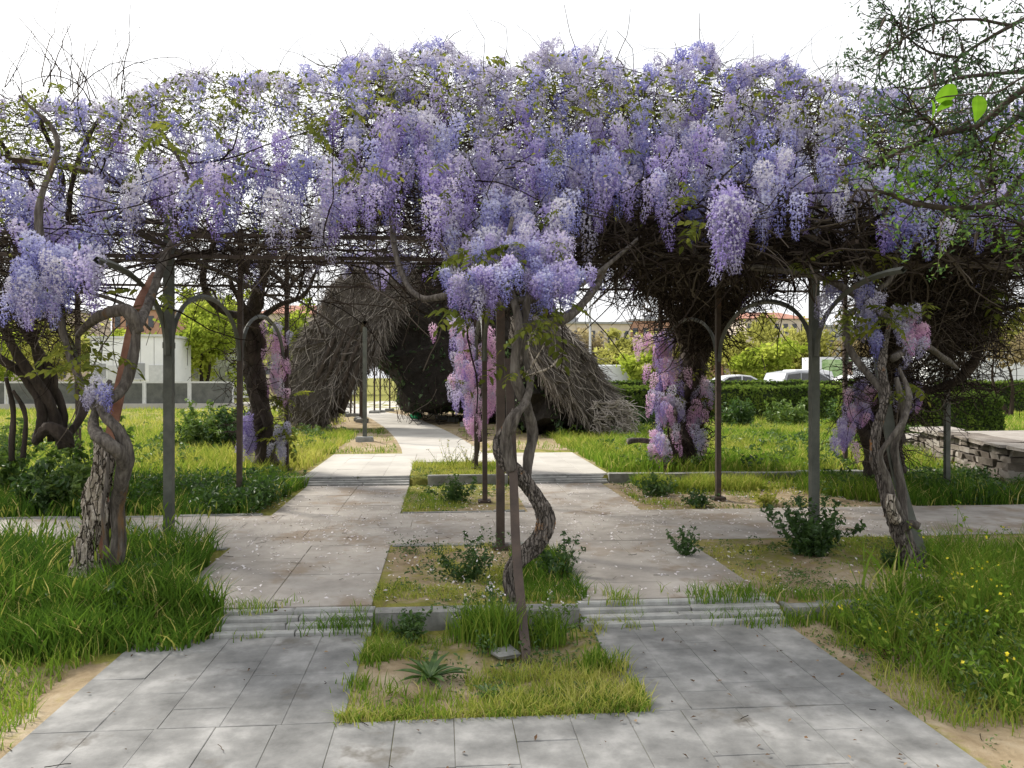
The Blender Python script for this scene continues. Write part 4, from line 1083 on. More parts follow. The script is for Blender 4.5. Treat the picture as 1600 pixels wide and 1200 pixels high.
vine("R", (gnd(1440, 908, Z2)[0], 5.9, Z2), "twisted grey vine with a sawn stub at the right front, leaning left")
Yv = 5.9
limb("R", pp((1446, 922, Yv), (1428, 880, Yv), (1404, 830, Yv), (1388, 790, Yv), (1378, 750, Yv + .02), (1366, 715, Yv + .03), (1370, 670, Yv + .05), (1384, 620, Yv + .1), (1378, 570, Yv + .2), (1390, 500, 6.3)), (.07, .075, .066, .052, .045, .042, .042, .042, .036, .024), "trunk", n=170, sides=40, ridge=7, rough=.32, seed=41, lump=.07)
limb("R", pp((1440, 905, Yv + .1), (1420, 840, Yv + .05), (1400, 790, Yv - .06), (1385, 745, Yv - .1), (1375, 712, Yv - .12), (1392, 685, Yv - .14), (1413, 655, Yv - .14), (1420, 615, Yv - .05), (1405, 575, Yv + .05)), (.04, .04, .036, .03, .026, .026, .028, .024, .016), "stem", n=70, sides=14, seed=42)
limb("R", pp((1400, 815, Yv - .06), (1391, 790, Yv - .1), (1393, 772, Yv - .11)), (.055, .052, .040), "stub", "bark_pale", n=16, sides=14, rough=.05, seed=43)
limb("R", pp((1412, 828, Yv - .03), (1425, 818, Yv - .1), (1436, 822, Yv - .12)), (.036, .036, .038), "stub", n=16, sides=12, rough=.05, seed=44)
limb("R", pp((1418, 840, Yv + .06), (1408, 760, Yv + .12), (1398, 700, Yv + .12), (1412, 650, Yv + .1), (1400, 590, Yv + .15)), (.04, .036, .038, .034, .024), "stem", n=50, sides=14, seed=45)
limb("R", pp((1388, 620, Yv + .1), (1352, 580, 6.2), (1326, 540, 6.3), (1325, 500, 6.4), (1350, 470, 6.4), (1400, 420, 6.4), (1380, 330, 6.4)), (.04, .036, .034, .03, .028, .025, .02), n=70, sides=12, seed=46)
limb("R", pp((1395, 560, 6.2), (1440, 540, 6.6), (1475, 560, 7.0), (1495, 575, 7.2)), (.035, .036, .036, .02), "dead_branch", n=30, sides=12, seed=47)
limb("R", pp((1390, 500, 6.3), (1300, 440, 6.5), (1200, 420, 6.6), (1110, 410, 6.6), (1060, 360, 6.5)), (.04, .035, .03, .03, .02), n=60, sides=10, seed=48)

# --- the vines further in
vine("B", (gnd(60, 690, Z2)[0], 9.8, Z2), "many stemmed dark vine at the far left edge above green shoots")
for k, (a, r) in enumerate([(((100, 700, 9.8), (85, 650, 9.8), (60, 600, 9.6), (20, 545, 9.4), (-5, 480, 9.2)), .07), (((95, 695, 9.9), (98, 640, 9.9), (70, 590, 9.8), (50, 530, 9.6), (15, 440, 9.4)), .06),
                       (((60, 690, 9.7), (64, 640, 9.7), (40, 590, 9.6), (0, 560, 9.3), (-30, 520, 9)), .06), (((80, 690, 9.9), (80, 640, 9.9), (85, 600, 9.8), (70, 560, 9.7), (30, 500, 9.5), (20, 400, 9.4)), .05),
                       (((100, 690, 9.8), (130, 640, 10), (120, 580, 10.2), (100, 520, 10.2), (95, 460, 10)), .05), (((18, 720, 9.6), (20, 640, 9.6), (10, 590, 9.5)), .035), (((36, 715, 9.5), (40, 650, 9.5), (20, 610, 9.4)), .03)]):
    limb("B", pp(*a), (r, r * .9, r * .8, r * .6), "trunk" if k == 0 else "stem", "bark_dark", n=40, sides=10, seed=60 + k)
limb("B", pp((56, 692, 9.6), (75, 668, 9.5), (100, 680, 9.5), (112, 697, 9.6)), (.04, .07, .065, .04), "burl", "bark_dark", n=40, sides=20, seed=69, rough=.3)
for k in range(4):
    x0 = (30, 75, 120, 160)[k]; e_ = (-40, 60, 190, 250)[k]
    limb("B", pp((x0 % 90, 480, 9.4), (x0 * .8, 390, 8.5), (30 + x0 * .7 + 15 * (k % 2), 300 - 10 * k, 7.6), ((x0 + e_) / 2, 215 - 14 * k, 7.0 + .2 * k), (e_, 165 + 12 * ((k * 7) % 3), 6.8 + .3 * k)), (.03, .028, .025, .02, .012), n=36, sides=8, mat="bark_dark", seed=70 + k)

vine("D", (gnd(412, 728, Z3)[0], 12.3, Z3), "dark trunk with pink racemes and yellow leaves beside the left brush mound")
limb("D", pp((418, 735, 12.3), (412, 680, 12.3), (404, 620, 12.3), (396, 570, 12.2), (388, 520, 12.1), (400, 470, 11.8), (420, 400, 11)), (.19, .16, .15, .15, .14, .10, .05), "trunk", "bark_dark", n=60, sides=16, seed=80)
limb("D", pp((402, 730, 12.2), (420, 670, 12.1), (392, 600, 12.1), (410, 540, 12.1), (385, 490, 11.8), (360, 440, 11)), (.08, .075, .07, .07, .06, .03), "stem", "bark_dark", n=50, sides=12, seed=81)
limb("D", pp((392, 510, 12), (430, 480, 11.8), (475, 460, 11.4), (495, 420, 11)), (.05, .04, .035, .02), "branch", "bark_dark", n=36, sides=8, seed=82)
limb("D", pp((385, 495, 11.8), (345, 485, 11.4), (318, 445, 11), (325, 400, 10.6), (345, 365, 10)), (.05, .05, .045, .04, .02), "branch", "bark_dark", n=40, sides=10, seed=83)

vine("E", (gnd(741, 722, Z3)[0], 12.4, Z3), "slim dark stem with a long tower of pink racemes behind the middle posts")
limb("E", pp((740, 726, 12.4), (746, 700, 12.4), (744, 650, 12.4), (738, 590, 12.4), (742, 540, 12.4), (735, 480, 12.2), (745, 400, 11)), (.035, .035, .035, .04, .05, .05, .03), "trunk", "bark_dark", n=50, sides=10, seed=85)
limb("E", pp((752, 690, 12.4), (748, 640, 12.3), (760, 570, 12.3), (750, 500, 12.1)), (.02, .02, .02, .02), "stem", "bark_dark", n=30, sides=8, seed=86)

vine("G", (gnd(1060, 735, Z3)[0], 12.2, Z3), "thick dark trunk cloaked in pink racemes, flaring into a black twig nest")
limb("G", pp((1055, 745, 12.2), (1062, 700, 12.2), (1076, 640, 12.2), (1080, 590, 12.2), (1090, 530, 12.1), (1085, 470, 11.9), (1100, 400, 11)), (.26, .22, .2, .2, .24, .26, .12), "trunk", "bark_dark", n=60, sides=18, seed=88)
limb("G", pp((1085, 740, 12.1), (1078, 690, 12), (1062, 630, 12), (1092, 580, 12), (1070, 520, 11.9), (1030, 460, 11.5), (990, 410, 11)), (.09, .08, .08, .09, .09, .07, .03), "stem", "bark_dark", n=60, sides=12, seed=89)
limb("G", pp((1092, 560, 12.1), (1130, 500, 11.8), (1170, 450, 11.2), (1210, 400, 10.6)), (.12, .10, .07, .04), "branch", "bark_dark", n=40, sides=12, seed=90)
limb("G", pp((1030, 690, 12.1), (1000, 688, 11.9), (982, 690, 11.8)), (.035, .04, .045), "dead_branch", n=20, sides=10, seed=91)

vine("H", (gnd(1392, 715, Z2)[0], 9.7, Z2), "massive dark trunk behind the twisted grey vine with purple racemes low down")
limb("H", pp((1385, 735, 9.7), (1378, 690, 9.6), (1385, 640, 9.6), (1398, 590, 9.6), (1385, 540, 9.5), (1400, 470, 9.2), (1420, 380, 8.6)), (.26, .24, .17, .16, .15, .16, .08), "trunk", "bark_dark", n=60, sides=18, seed=95)
limb("H", pp((1405, 600, 9.5), (1450, 610, 9), (1500, 590, 8.6), (1530, 540, 8.4), (1510, 440, 8.2)), (.07, .05, .05, .05, .03), "branch", "bark_dark", n=40, sides=10, seed=96)
limb("H", pp((1388, 650, 9.5), (1340, 660, 9.3), (1322, 640, 9.2), (1330, 618, 9.2)), (.05, .045, .04, .03), "branch", "bark_dark", n=30, sides=10, seed=97)
limb("H", pp((1375, 720, 9.6), (1355, 690, 9.4), (1345, 660, 9.3)), (.11, .08, .05), "stem", "bark_dark", n=24, sides=12, seed=98)

# --- flowering canopy: clusters of racemes on canes
TOPX = [-100, 0, 60, 150, 230, 280, 380, 470, 560, 620, 680, 740, 800, 850, 930, 1000, 1050, 1090, 1140, 1220, 1290, 1350, 1450, 1560, 1700]
TOPY = [165, 160, 160, 165, 140, 120, 112, 118, 100, 92, 80, 100, 105, 88, 92, 122, 100, 78, 112, 102, 130, 136, 150, 165, 180]
BOTX = [-100, 0, 35, 60, 130, 150, 330, 420, 520, 600, 690, 720, 890, 910, 1060, 1100, 1180, 1330, 1420, 1560, 1700]
BOTY = [400, 400, 410, 520, 520, 375, 375, 365, 385, 335, 340, 455, 455, 350, 365, 400, 365, 370, 395, 400, 400]
def top_of(px): return np.interp(px, TOPX, TOPY)
def bot_of(px): return np.interp(px, BOTX, BOTY)
def key_of(px): return "L" if px < 430 else "C" if px < 985 else "R"
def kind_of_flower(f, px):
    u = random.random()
    if f < .3: return "pale" if u < .5 else "blue" if u < .85 else "violet"  # flower variation, plus the backlit, hazy pallor of the top put into colour
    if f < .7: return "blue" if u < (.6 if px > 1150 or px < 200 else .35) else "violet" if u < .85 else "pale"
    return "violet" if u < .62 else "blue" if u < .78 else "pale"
ncl = 0
centres = []
for px in np.arange(-60, 1660, 17):
    t0, b0 = top_of(px), bot_of(px)
    py = t0 + 4 + random.uniform(0, 22)
    while py < b0 - 66:
        dens = .40 if px < 230 else .55 if px < 530 else .95 if px < 1330 else .62
        if random.random() < dens and not (170 < px < 330 and 300 < py and random.random() < .3):
            centres.append((px + random.uniform(-14, 14), py))
        py += random.uniform(27, 40)
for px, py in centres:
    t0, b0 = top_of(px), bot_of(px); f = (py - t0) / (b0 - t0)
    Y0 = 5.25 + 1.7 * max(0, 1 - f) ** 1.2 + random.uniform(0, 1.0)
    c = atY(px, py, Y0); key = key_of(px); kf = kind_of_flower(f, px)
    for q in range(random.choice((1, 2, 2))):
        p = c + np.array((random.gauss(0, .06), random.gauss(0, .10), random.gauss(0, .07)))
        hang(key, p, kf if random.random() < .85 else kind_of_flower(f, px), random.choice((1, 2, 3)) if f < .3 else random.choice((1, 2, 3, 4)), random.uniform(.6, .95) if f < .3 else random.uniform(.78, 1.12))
    if random.random() < .16: leaf(key, c + np.array((0, -.08, .02)), .8)
# small half open racemes along the ragged top
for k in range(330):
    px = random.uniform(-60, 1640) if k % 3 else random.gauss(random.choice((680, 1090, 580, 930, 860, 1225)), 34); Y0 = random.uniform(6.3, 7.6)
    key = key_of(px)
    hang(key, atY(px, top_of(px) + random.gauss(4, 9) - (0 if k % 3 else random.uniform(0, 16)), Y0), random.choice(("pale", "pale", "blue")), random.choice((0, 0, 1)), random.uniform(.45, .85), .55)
# deeper in the roof
for key, n, xr in (("B", 50, (-7.5, -4)), ("D", 50, (-4.5, -.8)), ("E", 110, (-1, 2)), ("G", 150, (2, 5)), ("H", 140, (4.5, 8))):
    for k in range(n):
        x = random.uniform(*xr); y = random.uniform(7.2, 11.8)
        hang(key, (x, y, random.uniform(3.0, 3.75)), random.choice(("violet", "blue", "pale")))
# racemes on the trunks
def cloak(key, pts, n, kinds, spread=.10, size=(1, 2, 3), sc=(.7, 1.0)):
    P = spline(pts, 60)
    for k in range(n):
        p = P[random.randint(0, 59)] + np.array((random.gauss(0, spread), random.gauss(-.06, spread), random.gauss(0, .04)))
        hang(key, p, random.choice(kinds), random.choice(size), random.uniform(*sc), tilt=.14)
cloak("E", pp((728, 500, 12.2), (728, 560, 12.2), (738, 640, 12.2)), 66, ("pink", "pink", "violet", "pale"), .15)
cloak("E", pp((762, 520, 12.2), (765, 620, 12.2)), 26, ("pink",), .06)
cloak("E", pp((742, 650, 12.2), (744, 672, 12.2)), 12, ("pink",), .05, (0, 1))
cloak("G", pp((1022, 515, 12), (1040, 550, 11.9), (1044, 590, 11.9)), 44, ("pink", "pink", "violet"), .11)
cloak("G", pp((1040, 600, 11.8), (1036, 650, 11.8), (1027, 705, 11.8)), 46, ("pink", "pale", "violet"), .11)
cloak("G", pp((1100, 580, 11.9), (1098, 610, 11.9), (1085, 650, 11.9), (1094, 695, 11.9)), 24, ("pink", "pale"), .07)
cloak("D", pp((432, 505, 12), (434, 540, 12), (432, 610, 12)), 30, ("pink", "pink", "pale"), .06)
cloak("D", pp((388, 650, 12), (390, 690, 12)), 18, ("violet",), .06)
cloak("D", pp((438, 660, 12), (438, 700, 12)), 14, ("pale",), .05, (1,))
cloak("H", pp((1345, 590, 9.2), (1335, 640, 9.1), (1308, 685, 9.1)), 44, ("violet", "violet", "pink"), .09, (0, 1, 2), (.6, .85))
cloak("H", pp((1402, 575, 8.9), (1404, 615, 8.9)), 16, ("pale", "pale", "blue"), .05, (1, 2), (.6, .8))
cloak("H", pp((1428, 590, 8.9), (1420, 625, 8.9)), 20, ("pink", "violet"), .05, (0, 1, 2), (.6, .8))
cloak("R", pp((1352, 440, 6.4), (1350, 470, 6.4), (1345, 500, 6.4)), 14, ("pale", "pale", "blue"), .05, (1, 2), (.6, .8))
cloak("R", pp((1358, 515, 6.3), (1362, 530, 6.3)), 4, ("blue", "violet"), .02, (2, 3), (.6, .75))
cloak("R", pp((1290, 430, 6.6), (1288, 470, 6.6)), 6, ("pale", "blue"), .03, (1, 2), (.6, .8))
cloak("R", pp((1410, 480, 6.3), (1425, 530, 6.4)), 14, ("pale", "pale", "pink"), .05, (1, 2), (.6, .8))
cloak("R", pp((1385, 335, 6), (1405, 350, 6)), 8, ("blue", "violet"), .04, (2, 3), (.7, .9))
cloak("C", pp((705, 432, 5.3), (740, 430, 5.2), (775, 420, 5.2)), 30, ("violet", "violet", "blue", "pale"), .085, (0, 1, 2), (.6, .85))
cloak("C", pp((845, 425, 5.3), (875, 428, 5.2), (895, 440, 5.3)), 22, ("violet", "violet", "blue"), .085, (0, 1, 2), (.6, .85))
cloak("C", pp((745, 385, 5.5), (800, 375, 5.5), (860, 390, 5.5)), 24, ("violet", "pale", "blue"), .09, (0, 1, 2), (.6, .85))
cloak("L", pp((90, 375, 5.9), (105, 400, 5.8), (70, 430, 5.8), (60, 470, 5.8)), 40, ("blue", "pale", "violet", "blue"), .125, (1, 2, 3), (.7, .95))
cloak("L", pp((155, 590, 5.5), (165, 612, 5.5)), 5, ("blue", "pale"), .03, (0, 1), (.6, .8))
cloak("R", pp((1125, 300, 5.3), (1135, 325, 5.3), (1140, 345, 5.3)), 18, ("pale", "pale", "violet"), .05, (3, 4), (.85, 1.0))
# leaves one can pick out
for px, py, Y, k, key in [(735, 400, 5.3, 5, "C"), (760, 395, 5.3, 5, "C"), (815, 392, 5.3, 4, "C"), (850, 500, 5.1, 6, "C"), (830, 520, 5.1, 5, "C"), (720, 480, 5.3, 4, "C"), (750, 495, 5.3, 4, "C"), (865, 470, 5.2, 3, "C"), (795, 575, 5.2, 3, "C"), (880, 395, 5.4, 3, "C"),
                          (1330, 490, 6.2, 7, "R"), (1375, 500, 6.2, 7, "R"), (1405, 480, 6.2, 6, "R"), (1320, 420, 6.3, 5, "R"), (1365, 395, 6.3, 4, "R"), (1440, 480, 6.3, 4, "R"), (1405, 600, 6.1, 4, "R"), (1425, 605, 6.1, 3, "R"), (1245, 415, 6.4, 4, "R"), (1100, 345, 5.6, 3, "R"),
                          (125, 580, 5.6, 6, "L"), (150, 555, 5.7, 5, "L"), (110, 545, 5.9, 5, "L"), (255, 210, 5.8, 4, "L"), (340, 275, 5.8, 4, "L"), (240, 460, 6.3, 4, "L"), (70, 145, 6, 5, "L"), (560, 262, 5.8, 4, "C"), (480, 190, 5.9, 4, "C"), (1060, 300, 5.6, 4, "R"),
                          (442, 625, 12, 7, "D"), (440, 665, 12, 7, "D"), (432, 690, 12, 5, "D"), (1105, 572, 12, 5, "G"), (1096, 625, 12, 5, "G"), (1048, 612, 11.9, 4, "G"), (735, 605, 12.1, 4, "E"), (748, 545, 12.1, 4, "E"), (1540, 450, 8.1, 6, "H"), (1560, 490, 8.1, 7, "H"), (1575, 500, 8.1, 5, "H")]:
    for q in range(k): leaf(key, atY(px + random.uniform(-16, 16), py + random.uniform(-9, 9), Y + random.uniform(-.15, .1)), .8 if Y < 8 else 1.1)
# racemes past the limit of single parts: one joined part on their vine
for key, v in VINES.items():
    if not v["extra"]: continue
    g = Geo(); cache = {}; cnt = []
    for me, pos, rot, sc in v["extra"]:
        if me.name not in cache:
            co = np.zeros(len(me.vertices) * 3, np.float32); me.vertices.foreach_get("co", co)
            av = np.zeros(len(me.vertices), np.float32); me.attributes["v"].data.foreach_get("value", av)
            ps = [list(p.vertices) for p in me.polygons]; kd = [k_ for k_ in RAC if me in RAC[k_]][0]
            cache[me.name] = (co.reshape(-1, 3), av, [np.array([p for p in ps if len(p) == 3]), np.array([p for p in ps if len(p) == 4])], kd)
        co, av, fs, _m = cache[me.name]
        cnt.append(([k_ for k_ in RAC if me in RAC[k_]][0], sum(len(f) for f in fs)))
        g.add(co @ np.array(Euler(rot).to_matrix()).T * sc + np.asarray(pos), fs, av)
    o = tag(g.build("blossom", M["violet"], v["root"]), kind="stuff")
    ks = list(RAC)
    for k_ in ks[1:]: o.data.materials.append(M[k_])
    o.data.polygons.foreach_set("material_index", np.concatenate([np.full(n_, ks.index(k_), np.int32) for k_, n_ in cnt]))
print("RACEMES", {k: (v["n"], len(v["extra"]), v["leaves"]) for k, v in VINES.items()})

# --- tangles of thin canes
def starts_px(n, x0, x1, ylo, yhi, Ylo, Yhi):
    px = rng.uniform(x0, x1, n)
    lo = ylo(px) if callable(ylo) else np.full(n, float(ylo)); hi = yhi(px) if callable(yhi) else np.full(n, float(yhi))
    return atYs(px, lo + rng.random(n) * (hi - lo), rng.uniform(Ylo, Yhi, n))
def tangle(key, sets, mat="twig"):
    g = Geo()
    for S, dirs, n, step, wander, curl, grav, r0 in sets:
        P = walk(S, dirs, n, step, wander, curl, grav)
        m = len(P); rr = r0 * (.5 + rng.random(m))
        tubes(g, P, rr[:, None] * np.linspace(1, .45, n)[None, :], 3)
    tag(g.build("twig_tangle", M[mat], VINES[key]["root"]), kind="stuff")
def rd(n, zs=.5): return rng.normal(0, 1, (n, 3)) * np.array((1, 1, zs))
def stp(n, a, b): return rng.uniform(a, b, n)
def canopy_set(n, x0, x1, extra=10, r=.0032, step=(.05, .11)):
    S = starts_px(n, x0, x1, top_of, lambda p: bot_of(p) + extra, 6.5, 9.4); return (S, rd(n), 8, stp(n, *step), .22, .12, -.03, r)
def deep(n, x0, x1): return (starts_px(n, x0, x1, lambda p: top_of(p) + 45, lambda p: bot_of(p) + 5, 7.6, 10.5), rd(n), 8, stp(n, .06, .13), .2, .15, -.04, .007)
def up_set(n, x0, x1, r=.0028):
    S = starts_px(n, x0, x1, lambda p: top_of(p) + 2, lambda p: top_of(p) + 40, 6.6, 7.8); d = rd(n, .4); d[:, 2] = np.abs(d[:, 2]) + .1
    return (S, d, 8, stp(n, .02, .05), .26, .06, -.03, r)
def canes(n, x0, x1, y0, y1, Y0, Y1, r=.008, step=(.09, .17), zs=.12): return (starts_px(n, x0, x1, y0, y1, Y0, Y1), rd(n, zs), 12, stp(n, *step), .10, .10, -.045, r)
nl = 240
def tall_set():
    S = starts_px(46, 5, 205, 120, 170, 6.2, 7.0); d = rng.normal(0, .35, (46, 3)); d[:, 2] = 1
    return (S, d, 11, stp(46, .03, .075), .16, .07, -.03, .0042)
tangle("L", [canopy_set(1500, -60, 430, 40), up_set(110, -60, 430), canes(60, -60, 430, 230, 400, 5.9, 8), canes(26, 0, 430, 370, 470, 6.3, 9, .009), tall_set(), (starts_px(500, -40, 420, 330, 420, 6, 10), rd(500), 8, stp(500, .05, .12), .2, .15, -.04, .004)])
tangle("C", [canopy_set(2000, 430, 985, 12), deep(2600, 540, 985), up_set(110, 430, 985), canes(30, 430, 985, 240, 380, 6.2, 8), canes(26, 480, 960, 370, 450, 6, 9, .009), (starts_px(900, 430, 985, 320, 415, 6, 10), rd(900), 8, stp(900, .05, .12), .2, .15, -.04, .004)])
tangle("R", [canopy_set(2100, 985, 1640, 20), deep(3200, 985, 1640), up_set(100, 985, 1640), canes(30, 985, 1600, 250, 400, 6.2, 8), canes(30, 985, 1600, 330, 440, 6, 9, .009), (starts_px(3800, 915, 1600, 315, 412, 6.2, 9.8), rd(3800), 8, stp(3800, .05, .12), .2, .18, -.05, .009)])
tangle("B", [(starts_px(900, -60, 110, 360, 530, 8.5, 10.5), rd(900), 9, stp(900, .05, .12), .2, .2, -.03, .0055), (starts_px(500, -60, 330, 170, 380, 8, 11.8), rd(500), 9, stp(500, .07, .15), .2, .15, -.03, .005)])
tangle("D", [(starts_px(450, 350, 450, 440, 690, 11.8, 12.6), rd(450), 8, stp(450, .03, .08), .25, .2, -.05, .006), (starts_px(700, 300, 500, 360, 450, 9, 12), rd(700), 9, stp(700, .05, .12), .2, .2, -.05, .005), canes(20, 300, 520, 380, 480, 9.5, 12, .014, (.1, .2))])
tangle("E", [(starts_px(400, 640, 820, 360, 480, 9.5, 12.2), rd(400), 8, stp(400, .05, .12), .25, .2, -.04, .0055), (starts_px(120, 725, 765, 490, 690, 12.2, 12.5), rd(120), 7, stp(120, .02, .05), .25, .2, -.04, .005)])
def nest(n, cx, cy, rx, ry, Y0, Y1, r, step=(.05, .11), pw=.5):
    a = rng.random(n) * 6.283; q = rng.random(n) ** pw
    S = atYs(cx + rx * q * np.cos(a), cy + ry * q * np.sin(a), rng.uniform(Y0, Y1, n)); return (S, rd(n, .8), 9, stp(n, *step), .22, .25, -.04, r)
tangle("G", [nest(2300, 1095, 412, 122, 58, 9.6, 12.2, .008), nest(800, 1092, 495, 46, 55, 11, 12.3, .009), nest(260, 1100, 430, 165, 75, 10, 12, .007, (.07, .15)), nest(500, 1072, 650, 36, 85, 11.8, 12.5, .008, (.03, .07))])
tangle("H", [nest(2800, 1492, 450, 62, 100, 7.8, 9.3, .006), nest(500, 1490, 470, 95, 120, 7.8, 9.3, .005, (.05, .10)), nest(900, 1400, 470, 70, 110, 8.6, 10, .006), nest(400, 1430, 600, 90, 40, 8.6, 9.6, .006), nest(300, 1375, 650, 40, 70, 9.2, 9.8, .006)])
# --- young leaves sprinkled through the roof
for key, x0, x1, n in (("L", -60, 430, 1500), ("C", 430, 985, 1500), ("R", 985, 1640, 1500)):
    g = Geo(); S = starts_px(n, x0, x1, lambda p: top_of(p) - 4, lambda p: top_of(p) + .35 * (bot_of(p) - top_of(p)), 5.6, 7.4)
    quads(g, S, rng.normal(0, 1, (n, 3)), .013 + .016 * rng.random(n), rng.random(n), .45)
    S = starts_px(n // 3, x0, x1, lambda p: top_of(p) + 20, lambda p: bot_of(p), 5.4, 7.4)
    quads(g, S, rng.normal(0, 1, (len(S), 3)), .014 + .014 * rng.random(len(S)), rng.random(len(S)), .45)
    tag(g.build("foliage", M["wleaf"], VINES[key]["root"]), kind="stuff")
#PART4
# ------------------------------------------------------------------ the overgrown tunnel over the curved path
def sample_surface(V, Q, n):
    T = np.concatenate([Q[:, [0, 1, 2]], Q[:, [0, 2, 3]]])
    a, b, c = V[T[:, 0]], V[T[:, 1]], V[T[:, 2]]
    nr = np.cross(b - a, c - a); ar = np.linalg.norm(nr, axis=1)
    k = rng.choice(len(T), n, p=ar / ar.sum())
    u, w = rng.random(n), rng.random(n); f_ = u + w > 1; u[f_], w[f_] = 1 - u[f_], 1 - w[f_]
    return a[k] + u[:, None] * (b - a)[k] + w[:, None] * (c - a)[k], nr[k] / (ar[k][:, None] + 1e-9)

def mass(poly, y0, y1, slices=9, bulge=.35, rough=.14, per=44):
    """rounded mass: an outline in x,z swept in depth, its ends drawn in; returns V, Q"""
    P = np.asarray(poly, float); n = len(P)
    L = np.concatenate([[0], np.cumsum(np.linalg.norm(np.diff(np.vstack([P, P[:1]]), axis=0), axis=1))])
    s = np.linspace(0, L[-1], per + 1)[:-1]; PP = np.vstack([P, P[:1]])
    O = np.stack([np.interp(s, L, PP[:, 0]), np.interp(s, L, PP[:, 1])], 1)
    cen = O.mean(0); V = []
    for k in range(slices):
        t = k / (slices - 1) * 2 - 1; sc = (1 - abs(t) ** 2.6 * bulge)
        if k in (0, slices - 1): sc *= .93
        y = (y0 + y1) / 2 + (y1 - y0) / 2 * t
        o = cen + (O - cen) * sc
        # keep the foot on the ground
        V.append(np.stack([o[:, 0], np.full(per, y), np.maximum(o[:, 1], Z3 - .02)], 1))
    V = np.stack(V); nz_ = rng.normal(0, rough, V.shape); V = V + nz_
    i = np.arange(slices - 1)[:, None] * per; j = np.arange(per)[None, :]; j2 = (j + 1) % per
    Q = np.stack([i + j, i + per + j, i + per + j2, i + j2], -1).reshape(-1, 4)
    Vf = V.reshape(-1, 3)
    caps = []
    for k, flip in ((0, 1), (slices - 1, 0)):
        c = np.append(Vf[k * per:(k + 1) * per].mean(0)[None], np.zeros((0, 3)), 0); Vf = np.vstack([Vf, c]); ci = len(Vf) - 1
        for a in range(per): caps.append((k * per + a, k * per + (a + 1) % per, ci, ci) if flip else (k * per + (a + 1) % per, k * per + a, ci, ci))
    return Vf, Q, np.array(caps)
def mass_build(t, poly, y0, y1, core_mat, **kw):
    V, Q, caps = mass(poly, y0, y1, **kw)
    g = Geo().add(V, [Q, caps[:, :3]])
    g.build("thicket", core_mat, t, smooth=False)
    return V, np.concatenate([Q, caps])

def pz(px, py, Y): p = atY(px, py, Y); return (p[0], max(p[2], Z3))
# left mound
Yl = 20.5
mound = thing("brush_mound", (bx(500, Yl), Yl + 1, Z3), "huge hanging heap of dead grey brush left of the curved path", "brush mound", "dead vine heaps over the tunnel")
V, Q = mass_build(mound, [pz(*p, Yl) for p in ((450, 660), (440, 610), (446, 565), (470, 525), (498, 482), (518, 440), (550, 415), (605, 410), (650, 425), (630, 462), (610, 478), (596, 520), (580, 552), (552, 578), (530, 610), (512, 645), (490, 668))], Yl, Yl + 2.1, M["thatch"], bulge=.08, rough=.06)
n = 12000; S, nr = sample_surface(V, Q, n); d = np.stack([np.full(n, -.42), nr[:, 1] * .15 - .05, np.full(n, -.85)], 1) + rng.normal(0, .30, (n, 3))
g = Geo(); Pw = walk(S + nr * .03 + np.array((.12, 0, .2)), d, 7, stp(n, .05, .12), .13, .16, -.02); tubes(g, Pw, (.005 + .008 * rng.random(n))[:, None] * np.linspace(1, .5, 7)[None], 3)
n2 = 700; S, nr = sample_surface(V, Q, n2); Pw = walk(S + nr * .08, nr + rng.normal(0, .5, (n2, 3)), 8, stp(n2, .04, .09), .25, .5, -.12); tubes(g, Pw, (.006 + .008 * rng.random(n2))[:, None] * np.linspace(1, .4, 8)[None], 3)
tag(g.build("twig_tangle", M["twig_dead"], mound), kind="stuff")
for k in range(5):
    x0, y0_ = 478 + 14 * k, 655 - 3 * k
    g = Geo(); bark(g, pp((x0, y0_, Yl + .5), (x0 + 12, 610, Yl + .1), (x0 + 30, 560, Yl - .1), (x0 + 52, 510, Yl)), (.10, .08, .06, .04), n=30, sides=8, seed=120 + k); g.build("stem", M["bark_dark"], mound, smooth=True)
# right mound
Yr = 18.0
moundr = thing("brush_mound", (bx(900, Yr), Yr + 1, Z3), "sloping thatch of dead brown brush right of the curved path", "brush mound", "dead vine heaps over the tunnel")
V, Q = mass_build(moundr, [pz(*p, Yr) for p in ((820, 505), (860, 508), (895, 525), (925, 560), (955, 608), (982, 655), (978, 672), (945, 676), (920, 660), (890, 640), (860, 610), (838, 575), (818, 540))], Yr - .2, Yr + 2.4, M["thatch"], bulge=.08, rough=.06)
n = 9500; S, nr = sample_surface(V, Q, n); d = np.stack([np.full(n, .62), nr[:, 1] * .3 - .1, np.full(n, -.85)], 1) + rng.normal(0, .22, (n, 3))
g = Geo(); Pw = walk(S + nr * .03 - np.array((.2, 0, -.25)), d, 7, stp(n, .06, .13), .10, .10, -.02); tubes(g, Pw, (.005 + .008 * rng.random(n))[:, None] * np.linspace(1, .5, 7)[None], 3)
n2 = 260; S = atYs(rng.uniform(925, 985, n2), rng.uniform(625, 675, n2), Yr - .3); d = np.stack([np.full(n2, .6), np.full(n2, -.3), np.full(n2, -.45)], 1) + rng.normal(0, .35, (n2, 3)); Pw = walk(S, d, 7, stp(n2, .03, .08), .2, .3, .02)
Pw[:, :, 2] = np.maximum(Pw[:, :, 2], Z3); tubes(g, Pw, (.010 + .008 * rng.random(n2))[:, None] * np.linspace(1, .5, 7)[None], 3, .95)
tag(g.build("twig_tangle", M["twig_dead"], moundr), kind="stuff")
n = 2600; g = Geo(); S = np.concatenate([atYs(rng.uniform(885, 1005, n), rng.uniform(500, 660, n), Yr + 3.4)]); keep = (S[:, 2] < 2.5 - (S[:, 0] - 2.9) * 1.25)
